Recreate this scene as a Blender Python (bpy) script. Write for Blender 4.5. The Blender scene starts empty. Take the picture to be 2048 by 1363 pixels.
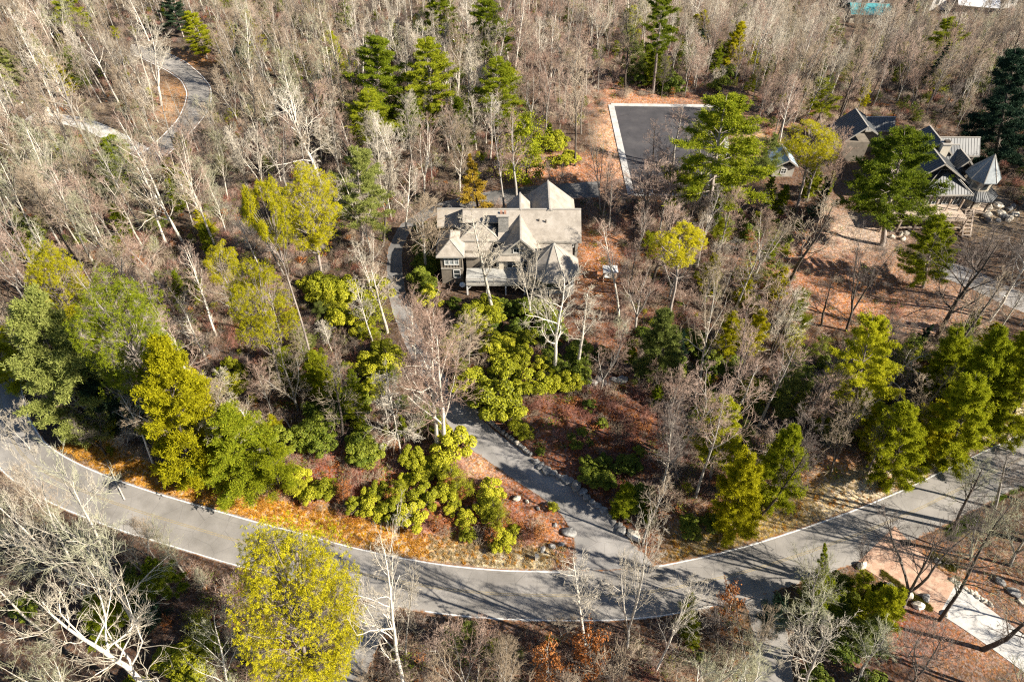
import bpy, math, random
import numpy as np
from mathutils import Vector, Matrix

rnd = random.Random(7)
rng = np.random.default_rng(7)
S = bpy.context.scene
R = math.radians
# ------------------------------------------------------------------ camera, sky, sun, exposure
FOC, PITCH, CAMH = 1365.0, R(47), 75.0
cam_d = bpy.data.cameras.new("camera"); cam = bpy.data.objects.new("camera", cam_d)
S.collection.objects.link(cam); S.camera = cam
cam.location = (0, 0, CAMH); cam.rotation_euler = (R(90) - PITCH, 0, 0)
cam_d.sensor_width = 36; cam_d.lens = 36 * FOC / 2048; cam_d.clip_end = 9000; cam_d.clip_start = 1

SUN_AZ, SUN_EL = R(-21), R(34)
sun_dir = Vector((math.cos(SUN_EL) * math.cos(SUN_AZ), math.cos(SUN_EL) * math.sin(SUN_AZ), math.sin(SUN_EL)))
W = bpy.data.worlds.new("World"); S.world = W; W.use_nodes = True
nt = W.node_tree; bg = nt.nodes["Background"]
sky = nt.nodes.new("ShaderNodeTexSky"); sky.sky_type = 'NISHITA'; sky.sun_disc = False
sky.sun_elevation = SUN_EL; sky.sun_rotation = math.atan2(sun_dir.x, sun_dir.y)
sky.altitude = 1200; sky.air_density = 1.0; sky.dust_density = 0.6
nt.links.new(sky.outputs[0], bg.inputs[0]); bg.inputs[1].default_value = 0.05
sd = bpy.data.lights.new("sun", 'SUN'); so = bpy.data.objects.new("sun", sd); S.collection.objects.link(so)
sd.energy = 5.0; sd.angle = R(0.5); sd.color = (1.0, 0.90, 0.76)
so.rotation_euler = sun_dir.to_track_quat('Z', 'Y').to_euler(); so.location = (60, -30, 120)
S.view_settings.view_transform = 'Standard'; S.view_settings.look = 'None'
S.view_settings.exposure = 1.38; S.view_settings.gamma = 1; S.view_settings.use_curve_mapping = False
S.render.engine = 'CYCLES'
S.cycles.use_denoising = False; S.cycles.filter_width = 1.2; S.cycles.sample_clamp_indirect = 3
S.cycles.max_bounces = 6; S.cycles.diffuse_bounces = 3; S.cycles.transmission_bounces = 3; S.cycles.transparent_max_bounces = 4

# ------------------------------------------------------------------ where a pixel of the photograph meets the ground
def smooth(a, b, x):
    t = np.clip((np.asarray(x, float) - a) / (b - a), 0, 1); return t * t * (3 - 2 * t)
def drop(x, y):          # the hill falls away at the far right
    return -32.0 * smooth(138, 275, y) * smooth(-10, 90, x)
def ray(px, py):
    u = (px - 1024) / FOC; v = (py - 681.5) / FOC
    return u, math.cos(PITCH) - v * math.sin(PITCH), -math.sin(PITCH) - v * math.cos(PITCH)
def P(px, py, z=None):
    dx, dy, dz = ray(px, py)
    if z is not None:
        t = (z - CAMH) / dz; return Vector((dx * t, dy * t, z))
    zz = 0.0
    for _ in range(25):
        t = (zz - CAMH) / dz; zz = 0.5 * zz + 0.5 * float(drop(dx * t, dy * t))
    return Vector((dx * t, dy * t, zz))
def Q(x, y, z):
    d = y * math.cos(PITCH) - (z - CAMH) * math.sin(PITCH)
    up = y * math.sin(PITCH) + (z - CAMH) * math.cos(PITCH)
    d = np.where(np.abs(d) < 1e-3, 1e-3, d) if isinstance(d, np.ndarray) else max(d, 1e-3)
    return 1024 + FOC * x / d, 681.5 - FOC * up / d, d
def height_for(base, top_py):
    lo, hi = 0.5, 45.0
    for _ in range(40):
        m = (lo + hi) / 2
        if Q(base.x, base.y, base.z + m)[1] > top_py: lo = m
        else: hi = m
    return lo

# ------------------------------------------------------------------ object helpers
def tag(o, label=None, cat=None, group=None, kind=None):
    if label: o['label'] = label
    if cat: o['category'] = cat
    if group: o['group'] = group
    if kind: o['kind'] = kind
    return o
def link(o, parent=None, col=None):
    (col or S.collection).objects.link(o)
    if parent: o.parent = parent
    return o
def empty(name, loc, rz=0.0, sc=1.0, parent=None):
    o = bpy.data.objects.new(name, None); link(o, parent)
    o.location = loc; o.rotation_euler = (0, 0, rz); o.scale = (sc, sc, sc) if not isinstance(sc, tuple) else sc
    o.empty_display_size = 0.2
    return o
def mesh_obj(name, V, F, mat, parent=None, smooth_=False):
    me = bpy.data.meshes.new(name); me.from_pydata([tuple(v) for v in V], [], F); me.update()
    if smooth_: me.polygons.foreach_set('use_smooth', [True] * len(me.polygons))
    me.materials.append(mat)
    return link(bpy.data.objects.new(name, me), parent)
class MB:
    def __init__(s): s.V = []; s.F = []
    def add(s, V, F):
        n = len(s.V); s.V += [tuple(v) for v in V]; s.F += [tuple(i + n for i in f) for f in F]; return s
    def box(s, x0, x1, y0, y1, z0, z1):
        return s.add([(x0, y0, z0), (x1, y0, z0), (x1, y1, z0), (x0, y1, z0), (x0, y0, z1), (x1, y0, z1), (x1, y1, z1), (x0, y1, z1)],
                     [(3, 2, 1, 0), (4, 5, 6, 7), (0, 1, 5, 4), (1, 2, 6, 5), (2, 3, 7, 6), (3, 0, 4, 7)])
    def bar(s, a, b, w, h=None):
        a = Vector(a); b = Vector(b); h = h or w; d = (b - a).normalized()
        up = Vector((0, 0, 1)) if abs(d.z) < .9 else Vector((0, 1, 0))
        sx = d.cross(up).normalized() * w / 2; sz = sx.cross(d).normalized() * h / 2
        return s.add([p + i * sx + j * sz for p in (a, b) for i, j in ((-1, -1), (1, -1), (1, 1), (-1, 1))],
                     [(3, 2, 1, 0), (4, 5, 6, 7), (0, 1, 5, 4), (1, 2, 6, 5), (2, 3, 7, 6), (3, 0, 4, 7)])
    def slab(s, poly, th):
        n = len(poly); top = [Vector(p) for p in poly]; bot = [p - Vector((0, 0, th)) for p in top]
        return s.add(top + bot, [tuple(range(n)), tuple(range(2 * n - 1, n - 1, -1))] + [(i, i + n, (i + 1) % n + n, (i + 1) % n) for i in range(n)])
    def out(s, name, mat, parent=None): return mesh_obj(name, s.V, s.F, mat, parent)
def np_mesh(name, V, T, mats, tint=None, smooth_=False):
    """V (n,3), T (m,3) triangles -> mesh, with a per-vertex tint attribute"""
    me = bpy.data.meshes.new(name)
    me.vertices.add(len(V)); me.vertices.foreach_set('co', np.asarray(V, np.float32).ravel())
    me.loops.add(T.size); me.loops.foreach_set('vertex_index', T.astype(np.int32).ravel())
    me.polygons.add(len(T)); me.polygons.foreach_set('loop_start', np.arange(0, T.size, 3, dtype=np.int32))
    if smooth_: me.polygons.foreach_set('use_smooth', np.ones(len(T), bool))
    for m in mats: me.materials.append(m)
    if tint is not None:
        a = me.attributes.new('tint', 'FLOAT', 'POINT'); a.data.foreach_set('value', np.asarray(tint, np.float32))
    me.update(calc_edges=True)
    return me

# ------------------------------------------------------------------ materials
def new_mat(name, rough=0.9, spec=0.2):
    m = bpy.data.materials.new(name); m.use_nodes = True
    b = m.node_tree.nodes["Principled BSDF"]; b.inputs['Roughness'].default_value = rough
    b.inputs['Specular IOR Level'].default_value = spec
    return m, m.node_tree, b
def N(t, typ, **kw):
    n = t.nodes.new(typ)
    for k, v in kw.items(): setattr(n, k, v)
    return n
def ramp(t, fac, stops):
    r = N(t, 'ShaderNodeValToRGB'); e = r.color_ramp.elements
    while len(e) < len(stops): e.new(0.5)
    for el, (p, c) in zip(e, stops): el.position = p; el.color = (*c, 1)
    t.links.new(fac, r.inputs[0]); return r.outputs[0]
def noise(t, scale, detail=4, rough=.6, vec=None, coord='Object'):
    n = N(t, 'ShaderNodeTexNoise'); n.inputs['Scale'].default_value = scale; n.inputs['Detail'].default_value = detail; n.inputs['Roughness'].default_value = rough
    if vec is None:
        tc = N(t, 'ShaderNodeTexCoord'); vec = tc.outputs[coord]
    t.links.new(vec, n.inputs['Vector']); return n.outputs[0]
def mul(t, col, fac, lo, hi):
    mr = N(t, 'ShaderNodeMapRange'); mr.inputs['To Min'].default_value = lo; mr.inputs['To Max'].default_value = hi
    mr.inputs['From Min'].default_value = .25; mr.inputs['From Max'].default_value = .75
    t.links.new(fac, mr.inputs[0])
    mx = N(t, 'ShaderNodeVectorMath', operation='SCALE'); t.links.new(col, mx.inputs[0]); t.links.new(mr.outputs[0], mx.inputs['Scale'])
    return mx.outputs[0]
def bump(t, b, h, strength, dist):
    bp = N(t, 'ShaderNodeBump'); bp.inputs['Strength'].default_value = strength; bp.inputs['Distance'].default_value = dist
    t.links.new(h, bp.inputs['Height']); t.links.new(bp.outputs[0], b.inputs['Normal'])
def simple(name, cols, scale=2.0, rough=.85, spec=.2, bmp=0.0, fine=20., flo=.85, fhi=1.12, detail=5):
    """noise between two or three colours, with a fine grain on top"""
    m, t, b = new_mat(name, rough, spec)
    n = noise(t, scale, detail)
    k = len(cols) - 1
    c = ramp(t, n, [(0.3 + 0.4 * i / max(k, 1), cc) for i, cc in enumerate(cols)]) if k else ramp(t, n, [(0, cols[0]), (1, cols[0])])
    f = noise(t, fine, 2)
    c = mul(t, c, f, flo, fhi)
    t.links.new(c, b.inputs['Base Color'])
    if bmp: bump(t, b, f, .6, bmp)
    return m
def leafy(name, cols, trans=.38, rough=.7, spec=.12):
    """foliage: colour from the per-tuft tint and the tree's own random value"""
    m, t, b = new_mat(name, rough, spec)
    at = N(t, 'ShaderNodeAttribute', attribute_name='tint'); oi = N(t, 'ShaderNodeObjectInfo')
    mm = N(t, 'ShaderNodeMath', operation='MULTIPLY_ADD'); mm.inputs[1].default_value = .45; t.links.new(oi.outputs['Random'], mm.inputs[0])
    sc = N(t, 'ShaderNodeMath', operation='MULTIPLY'); sc.inputs[1].default_value = .55; t.links.new(at.outputs['Fac'], sc.inputs[0])
    t.links.new(sc.outputs[0], mm.inputs[2])
    c = ramp(t, mm.outputs[0], [(i / (len(cols) - 1), cc) for i, cc in enumerate(cols)])
    t.links.new(c, b.inputs['Base Color'])
    tr = N(t, 'ShaderNodeBsdfTranslucent'); t.links.new(c, tr.inputs[0])
    mx = N(t, 'ShaderNodeMixShader'); mx.inputs[0].default_value = trans
    out = t.nodes['Material Output']
    t.links.new(b.outputs[0], mx.inputs[1]); t.links.new(tr.outputs[0], mx.inputs[2]); t.links.new(mx.outputs[0], out.inputs[0])
    return m
def barky(name, cols, scale=(3, 3, .7)):
    m, t, b = new_mat(name, .9, .15)
    tc = N(t, 'ShaderNodeTexCoord'); mp = N(t, 'ShaderNodeMapping'); mp.inputs['Scale'].default_value = scale
    t.links.new(tc.outputs['Object'], mp.inputs[0])
    n = noise(t, 1.6, 5, .65, mp.outputs[0])
    oi = N(t, 'ShaderNodeObjectInfo')
    ad = N(t, 'ShaderNodeMath', operation='MULTIPLY_ADD'); ad.inputs[1].default_value = .3; ad.inputs[2].default_value = -.15; t.links.new(oi.outputs['Random'], ad.inputs[0])
    a2 = N(t, 'ShaderNodeMath', operation='ADD'); t.links.new(n, a2.inputs[0]); t.links.new(ad.outputs[0], a2.inputs[1])
    c = ramp(t, a2.outputs[0], [(.25 + .5 * i / (len(cols) - 1), cc) for i, cc in enumerate(cols)])
    t.links.new(c, b.inputs['Base Color']); bump(t, b, n, .5, .05)
    return m

M = {}
M['bark_pale'] = barky('bark_pale', [(.30, .27, .22), (.52, .48, .41), (.70, .66, .58)])
M['bark_grey'] = barky('bark_grey', [(.13, .115, .10), (.27, .25, .22), (.40, .38, .34)])
M['bark_dark'] = barky('bark_dark', [(.04, .033, .028), (.09, .075, .062), (.17, .15, .13)])  # dark bark; also paints trunks at the right as seen from their shadow side
M['bark_pine'] = barky('bark_pine', [(.13, .105, .09), (.28, .24, .21), (.42, .38, .34)])
M['twig_tan'] = barky('twig_tan', [(.20, .155, .105), (.35, .28, .20), (.47, .40, .31)])
M['twig_pink'] = barky('twig_pink', [(.22, .15, .11), (.37, .265, .21), (.48, .38, .31)])
M['twig_lichen'] = barky('twig_lichen', [(.19, .18, .11), (.35, .345, .23), (.48, .48, .35)])
M['twig_dark'] = barky('twig_dark', [(.10, .08, .07), (.18, .15, .13), (.27, .24, .21)])
M['twig_pale'] = barky('twig_pale', [(.32, .28, .21), (.50, .45, .36), (.66, .61, .52)])
M['twig_red'] = barky('twig_red', [(.22, .09, .06), (.34, .16, .12), (.42, .26, .21)])
M['needle_gold'] = leafy('needle_gold', [(.20, .20, .008), (.46, .43, .012), (.68, .60, .03)])
M['needle_green'] = leafy('needle_green', [(.06, .10, .008), (.31, .34, .014), (.62, .58, .03)])
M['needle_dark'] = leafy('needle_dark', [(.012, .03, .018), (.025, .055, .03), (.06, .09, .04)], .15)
M['needle_white'] = leafy('needle_white', [(.045, .08, .008), (.22, .27, .014), (.48, .47, .03)])
M['needle_grey'] = leafy('needle_grey', [(.09, .12, .03), (.22, .26, .06), (.40, .42, .12)])
M['leaf_rhodo'] = leafy('leaf_rhodo', [(.08, .10, .008), (.30, .31, .015), (.58, .54, .04)], .25, .55, .2)
M['leaf_laurel'] = leafy('leaf_laurel', [(.03, .06, .008), (.13, .17, .015), (.32, .33, .035)], .2, .55, .2)
M['leaf_brown'] = leafy('leaf_brown', [(.14, .05, .018), (.34, .13, .04), (.52, .27, .10)], .3)
M['leaf_orange'] = leafy('leaf_orange', [(.30, .19, .02), (.42, .28, .03), (.5, .38, .06)], .3)
M['grass_gold'] = leafy('grass_gold', [(.42, .18, .02), (.62, .33, .045), (.72, .50, .17)], .2, .8)
M['grass_pale'] = leafy('grass_pale', [(.34, .25, .12), (.5, .41, .24), (.65, .56, .38)], .2, .8)

def asphalt(name, c0, c1, c2, streak=True):
    m, t, b = new_mat(name, .85, .25)
    n1 = noise(t, .25, 6, .6); n2 = noise(t, 14, 3, .7)
    c = ramp(t, n1, [(.3, c0), (.5, c1), (.7, c2)])
    c = mul(t, c, n2, .86, 1.12)
    v = N(t, 'ShaderNodeTexVoronoi'); v.feature = 'DISTANCE_TO_EDGE'; v.inputs['Scale'].default_value = .35
    tc = N(t, 'ShaderNodeTexCoord'); t.links.new(tc.outputs['Object'], v.inputs['Vector'])
    mr = N(t, 'ShaderNodeMapRange'); mr.inputs['From Max'].default_value = .012; mr.inputs['To Min'].default_value = .7; mr.inputs['To Max'].default_value = 1
    t.links.new(v.outputs[0], mr.inputs[0])
    s = N(t, 'ShaderNodeVectorMath', operation='SCALE'); t.links.new(c, s.inputs[0]); t.links.new(mr.outputs[0], s.inputs['Scale'])
    at = N(t, 'ShaderNodeAttribute', attribute_name='across'); n3 = noise(t, 1.1, 6, .75); n4 = noise(t, .09, 3, .5)
    f = N(t, 'ShaderNodeMath', operation='PINGPONG'); f.inputs[1].default_value = .25; t.links.new(at.outputs['Fac'], f.inputs[0])
    tr_ = N(t, 'ShaderNodeMapRange'); tr_.inputs['From Max'].default_value = .25; tr_.inputs['To Min'].default_value = 1.07; tr_.inputs['To Max'].default_value = .90; t.links.new(f.outputs[0], tr_.inputs[0])
    s2 = N(t, 'ShaderNodeVectorMath', operation='SCALE'); t.links.new(s.outputs[0], s2.inputs[0]); t.links.new(tr_.outputs[0], s2.inputs['Scale'])
    c5 = mul(t, s2.outputs[0], n4, .82, 1.15)
    ce = N(t, 'ShaderNodeMath', operation='SUBTRACT'); ce.inputs[1].default_value = .5; t.links.new(at.outputs['Fac'], ce.inputs[0]); ab = N(t, 'ShaderNodeMath', operation='ABSOLUTE'); t.links.new(ce.outputs[0], ab.inputs[0])
    e1_ = N(t, 'ShaderNodeMath', operation='MULTIPLY_ADD'); e1_.inputs[1].default_value = .30; t.links.new(n3, e1_.inputs[0]); t.links.new(ab.outputs[0], e1_.inputs[2])
    e2_ = N(t, 'ShaderNodeMapRange'); e2_.inputs['From Min'].default_value = .62; e2_.inputs['From Max'].default_value = .66; t.links.new(e1_.outputs[0], e2_.inputs[0])
    mx_ = N(t, 'ShaderNodeMix', data_type='RGBA'); t.links.new(e2_.outputs[0], mx_.inputs['Factor']); t.links.new(c5, mx_.inputs[6]); mx_.inputs[7].default_value = (.24, .12, .055, 1)
    t.links.new(mx_.outputs[2] if streak else s.outputs[0], b.inputs['Base Color']); bump(t, b, n2, .3, .01)
    return m
M['road'] = asphalt('road', (.18, .17, .155), (.24, .228, .212), (.30, .285, .265))
M['drive'] = asphalt('drive', (.19, .185, .175), (.25, .24, .23), (.31, .30, .285))
M['drive_shaded'] = asphalt('drive_shaded', (.09, .09, .088), (.14, .137, .133), (.2, .195, .19))  # darker copy of the drive asphalt, shade of the upper stretch painted in
M['lot'] = asphalt('lot', (.045, .045, .05), (.062, .06, .065), (.085, .082, .085), False)
M['concrete'] = simple('concrete', [(.36, .35, .33), (.46, .45, .43), (.55, .54, .52)], .8, .85, .2, .01, 9)
M['paver'] = simple('paver', [(.33, .20, .14), (.43, .28, .20), (.5, .36, .27)], 1.2, .85, .2, .02, 7, .75, 1.2)
M['white_paint'] = simple('white_paint', [(.62, .62, .6), (.78, .78, .76)], 3, .6, .3, 0, 6, .8, 1.05)
M['yellow_paint'] = simple('yellow_paint', [(.25, .22, .17), (.34, .28, .16)], 3, .7, .3, 0, 6, .7, 1.1)
M['rock'] = simple('rock', [(.12, .12, .12), (.25, .245, .235), (.42, .41, .38)], 1.5, .9, .2, .08, 5, .7, 1.25)
M['rock_pale'] = simple('rock_pale', [(.42, .37, .29), (.58, .53, .44), (.72, .68, .6)], 1.2, .9, .2, .08, 5, .75, 1.2)
M['moss'] = simple('moss', [(.07, .075, .015), (.14, .13, .025), (.2, .16, .04)], 2, .95, .1, .05, 8, .6, 1.3)
M['rooffelt'] = simple('rooffelt', [(.24, .215, .185), (.31, .28, .24), (.37, .34, .30)], .9, .9, .15, .02, 9, .82, 1.15)
M['siding'] = simple('siding', [(.15, .13, .105), (.19, .165, .135), (.23, .2, .165)], 1.2, .8, .2, .01, 12, .85, 1.1)
M['siding_pale'] = simple('siding_pale', [(.30, .29, .26), (.38, .365, .33), (.46, .44, .4)], 1.3, .8, .2, .01, 12, .85, 1.1)
M['trim'] = simple('trim', [(.30, .28, .25), (.38, .36, .32)], 2, .7)
M['trim_white'] = simple('trim_white', [(.6, .6, .58), (.75, .75, .73)], 2, .6)
M['deck'] = simple('deck', [(.27, .27, .26), (.36, .36, .34), (.43, .43, .4)], 2, .85, .2, .01, 10)
M['wood_tan'] = simple('wood_tan', [(.30, .23, .17), (.42, .34, .27), (.5, .43, .35)], 2, .85, .2, .01, 10)
M['wood_dark'] = simple('wood_dark', [(.05, .042, .035), (.09, .075, .06)], 2, .8, .2, .01, 10)
M['metal_roof'] = simple('metal_roof', [(.07, .077, .081), (.088, .095, .099), (.105, .112, .116)], .8, .45, .5, 0, 6, .93, 1.06)
M['tower_roof'] = simple('tower_roof', [(.15, .18, .195), (.21, .24, .255), (.27, .30, .31)], 1.2, .5, .5, .01, 8, .85, 1.12)
M['blue_roof'] = simple('blue_roof', [(.28, .38, .46), (.38, .47, .54)], 1, .45, .5, 0, 6)
M['teal_roof'] = simple('teal_roof', [(.05, .22, .24), (.08, .3, .33)], 1, .5, .5)
M['white_roof'] = simple('white_roof', [(.7, .72, .75), (.8, .82, .84)], 1, .5, .4)
M['cream'] = simple('cream', [(.5, .45, .36), (.62, .57, .47)], 1.5, .85)
M['brick'] = simple('brick', [(.3, .16, .11), (.42, .25, .18)], 4, .9)
M['chimney'] = simple('chimney', [(.2, .195, .18), (.29, .28, .26), (.36, .345, .32)], 2.5, .9, .2, .03, 6, .7, 1.2)
M['soil_dark'] = simple('soil_dark', [(.03, .025, .02), (.05, .04, .03)], 2)
mg, tg, bgl = new_mat('glass', .08, .6); bgl.inputs['Base Color'].default_value = (.035, .045, .05, 1); M['glass'] = mg
mg, tg, bgl = new_mat('glass_lit', .1, .6); bgl.inputs['Base Color'].default_value = (.30, .33, .34, 1); M['glass_lit'] = mg

# ------------------------------------------------------------------ road courses
def pl(px): return [P(a, b) for a, b in px]
def resample(pts, n):
    pts = np.array([(p[0], p[1]) for p in pts]); d = np.r_[0, np.cumsum(np.hypot(*np.diff(pts, axis=0).T))]
    s = np.linspace(0, d[-1], n)
    out = np.c_[np.interp(s, d, pts[:, 0]), np.interp(s, d, pts[:, 1])]
    for _ in range(3): out[1:-1] = (out[:-2] + 2 * out[1:-1] + out[2:]) / 4
    return out
def normals(L):
    t = np.gradient(L, axis=0); t /= np.linalg.norm(t, axis=1)[:, None]; return np.c_[t[:, 1], -t[:, 0]]
edge_px = [(-260, 560), (-150, 590), (-60, 622), (5, 660), (35, 710), (45, 770), (60, 835), (90, 882), (130, 910), (185, 937), (250, 962), (320, 985), (400, 1008), (500, 1037),
           (600, 1062), (700, 1090), (800, 1112), (900, 1128), (1000, 1137), (1120, 1140), (1220, 1139), (1305, 1131), (1400, 1112), (1500, 1087), (1600, 1055), (1700, 1020),
           (1800, 979), (1900, 931), (2000, 884), (2048, 860), (2200, 790)]
EDGE = resample(pl(edge_px), 220)
NRM = normals(EDGE)            # towards the camera side
ROADW = 5.9
drv_l = resample(pl([(1142, 1150), (1150, 1110), (1150, 1078), (1130, 1035), (1090, 1000), (1030, 960), (980, 925), (930, 890), (895, 850), (868, 800), (833, 740), (806, 680), (783, 620), (772, 560), (774, 500), (800, 447), (860, 410), (960, 385), (1060, 372), (1200, 362)]), 120)
drv_r = resample(pl([(1330, 1145), (1300, 1118), (1250, 1070), (1200, 1010), (1140, 960), (1060, 912), (1000, 870), (950, 825), (912, 780), (880, 735), (852, 690), (832, 640), (815, 600), (806, 550), (803, 500), (822, 460), (870, 430), (960, 414), (1060, 404), (1200, 394)]), 120)
top_r = resample(pl([(262, 90), (290, 95), (335, 108), (370, 125), (400, 150), (420, 175), (420, 205), (405, 235), (370, 275), (310, 330)]), 60)
top_l = resample(pl([(258, 106), (290, 118), (335, 140), (365, 160), (377, 185), (372, 210), (358, 240), (325, 275), (265, 325)]), 60)
spur_c = resample(pl([(775, 1190), (745, 1240), (715, 1300), (690, 1363), (668, 1440), (640, 1560)]), 24)
spur2_c = resample(pl([(1490, 1150), (1530, 1215), (1545, 1290), (1550, 1370), (1550, 1480)]), 24)
gate_c = resample(pl([(1752, 1088), (1800, 1128), (1855, 1168), (1920, 1212), (2000, 1270), (2080, 1330), (2200, 1420)]), 40)
side_c = resample(pl([(60, 232), (140, 240), (185, 252), (240, 280), (310, 320)]), 24)
east_c = resample(pl([(1880, 535), (1950, 560), (2010, 590), (2060, 610), (2160, 640)]), 24)
def offset(L, d): return L + normals(L) * d
def strip(name, A, B, mat, z, kind='structure', k=4):
    n = len(A); V = []; F = []
    for i in range(n):
        for j in range(k + 1):
            p = A[i] + (B[i] - A[i]) * j / k; V.append((p[0], p[1], float(drop(p[0], p[1])) + z))
    for i in range(n - 1):
        for j in range(k): a = i * (k + 1) + j; F.append((a, a + k + 1, a + k + 2, a + 1))
    # a sheet with a shallow edge so it has thickness
    for side in (0, k):
        b0 = len(V)
        for i in range(n): x, y, zz = V[i * (k + 1) + side]; V.append((x, y, zz - .12))
        for i in range(n - 1): F.append((i * (k + 1) + side, (i + 1) * (k + 1) + side, b0 + i + 1, b0 + i))
    o = mesh_obj(name, V, F, mat)
    at_ = o.data.attributes.new('across', 'FLOAT', 'POINT'); va = [j / k for i in range(n) for j in range(k + 1)] + [0.0] * n + [1.0] * n; at_.data.foreach_set('value', va)
    import bmesh
    bm = bmesh.new(); bm.from_mesh(o.data); bmesh.ops.recalc_face_normals(bm, faces=bm.faces); bm.to_mesh(o.data); bm.free()
    tag(o, kind=kind); return o
def lineband(name, L, w, mat, z):
    return strip(name, offset(L, -w / 2), offset(L, w / 2), mat, z, k=1)
road = strip('road', EDGE, EDGE + NRM * ROADW, M['road'], .05, k=6)
def cut(L, x0, x1): return L[(L[:, 0] > x0) & (L[:, 0] < x1)]
inner = EDGE + NRM * .22; low = EDGE + NRM * (ROADW - .2); mid = EDGE + NRM * (ROADW * .5)
xg0, xg1 = P(1128, 1140).x, P(1303, 1131).x
lineband('road_line', cut(inner, -999, xg0), .14, M['white_paint'], .056)
lineband('road_line', cut(inner, xg1, 999), .14, M['white_paint'], .056)
lineband('road_line', cut(low, P(850, 1210).x, P(1440, 1210).x), .13, M['white_paint'], .056)
lineband('road_line', cut(low, -999, P(690, 1190).x), .13, M['white_paint'], .056)
lineband('road_line', cut(mid + NRM * .1, -999, 999), .09, M['yellow_paint'], .056)
lineband('road_line', cut(mid - NRM * .1, -999, 999), .09, M['yellow_paint'], .056)
strip('driveway', drv_l[:62], drv_r[:62], M['drive'], .043)
strip('driveway', drv_l[61:], drv_r[61:], M['drive_shaded'], .043)
strip('upper_road', top_l, top_r, M['road'], .045)
lineband('road_line', offset(top_r, -.25), .2, M['white_paint'], .051)
lineband('road_line', offset(top_l, .25), .2, M['white_paint'], .051)
strip('side_road', offset(spur_c, -1.9), offset(spur_c, 1.9), M['road'], .041)
strip('side_road', offset(spur2_c, -1.9), offset(spur2_c, 1.9), M['road'], .041)
gw = np.linspace(1, 0, 40) ** 3 * 2.0 + 1.9
gn = normals(gate_c) * gw[:, None]
strip('paver_apron', (gate_c - gn)[:15], (gate_c + gn)[:15], M['paver'], .058)
strip('concrete_drive', (gate_c - gn)[14:], (gate_c + gn)[14:], M['concrete'], .054)
strip('gravel_drive', offset(side_c, -1.8), offset(side_c, 1.8), M['concrete'], .04)
strip('east_drive', offset(east_c, -2.6), offset(east_c, 2.6), M['drive'], .04)
# asphalt court with its pale kerb band
LA, LB, LC, LD = P(1222, 210), P(1440, 213), P(1470, 392), P(1262, 390)
def quad_sheet(name, pts, mat, z, n=10):
    V = []; F = []
    for i in range(n + 1):
        for j in range(n + 1):
            a = pts[0].lerp(pts[1], i / n); b = pts[3].lerp(pts[2], i / n); p = a.lerp(b, j / n); V.append((p.x, p.y, float(drop(p.x, p.y)) + z))
    for i in range(n):
        for j in range(n): a = i * (n + 1) + j; F.append((a, a + 1, a + n + 2, a + n + 1))
    return tag(mesh_obj(name, V, F, mat), kind='structure')
quad_sheet('court_asphalt', [LA, LB, LC, LD], M['lot'], .04)
def arr(*v): return np.array([(p.x, p.y) for p in v])
for a, b, w in ((LD, LA, 1.25), (LA, LB, 1.15), (LB, LC, 1.0), (LC, LD, .5)):
    L = resample([a, b], 12); strip('court_kerb', offset(L, -w / 2), offset(L, w / 2), M['concrete'], .13, k=1)
for k in range(9):
    a = LD.lerp(LC, .12 + k * .095); b = a + (LA - LD) * .13
    L = resample([a, b], 4); lineband('bay_line', L, .12, M['white_paint'], .046)

# ------------------------------------------------------------------ the ground: one sheet to the horizon
def seg_dist(X, Y, L):
    D = np.full(X.shape, 1e9)
    for i in range(0, len(L)):
        D = np.minimum(D, (X - L[i, 0]) ** 2 + (Y - L[i, 1]) ** 2)
    return np.sqrt(D)
FLAT = [EDGE[::2] + NRM[::2] * ROADW / 2]
ROADC = [(EDGE[::2] + NRM[::2] * ROADW / 2, ROADW / 2), ((drv_l + drv_r)[:60] / 2, 2.1), ((drv_l + drv_r)[60:] / 2, 1.5), ((top_l + top_r) / 2, 3.2), (spur_c, 2.0), (spur2_c, 1.9), (gate_c, 2.1), (side_c, 1.9), (east_c, 2.6)]
from mathutils import noise as mn
def road_gap(X, Y):
    D = np.full(np.shape(X), 1e9)
    for L, w in ROADC: D = np.minimum(D, seg_dist(X, Y, L) - w)
    return D
HOUSE_BOX = [(-12.6, 11.6, 78.2, 98), (60, 92, 92, 128), (LD.x - 1, LB.x + 1, LC.y - 1, LA.y + 2), (49, 57, 109, 121)]
def box_gap(X, Y):
    D = np.full(np.shape(X), 1e9)
    for x0, x1, y0, y1 in HOUSE_BOX:
        dx = np.maximum(np.maximum(x0 - X, X - x1), 0); dy = np.maximum(np.maximum(y0 - Y, Y - y1), 0)
        D = np.minimum(D, np.hypot(dx, dy))
    return D
def bumps(x, y):
    s = np.sin
    return (.55 * s(x * .11 + 1.3) * s(y * .13 + .4) + .32 * s(x * .29 + y * .17) + .22 * s(y * .37 - x * .23 + 2) + .10 * s(x * .9 + 1) * s(y * .8)
            + .05 * s(x * 2.1 + y) * s(y * 1.9 - x * .6))
def ground_z(X, Y):
    X = np.asarray(X, float); Y = np.asarray(Y, float)
    m = smooth(.3, 6, road_gap(X, Y)) * smooth(0, 5, box_gap(X, Y))
    return drop(X, Y) + m * (bumps(X, Y) + .35) * .9
def axis(lo, hi, step, far):
    a = np.arange(lo, hi + .01, step); g = []; d = step; p = hi
    while p < far: d *= 1.5; p += d; g.append(p)
    h = []; d = step; p = lo
    while p > -far: d *= 1.5; p -= d; h.append(p)
    return np.r_[h[::-1], a, g]
ax = axis(-165, 165, .9, 7000); ay = axis(-6, 262, .9, 7000)
GX, GY = np.meshgrid(ax, ay, indexing='ij')
GZ = ground_z(GX, GY)
nx, ny = GX.shape
idx = np.arange(nx * ny).reshape(nx, ny)
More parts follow.
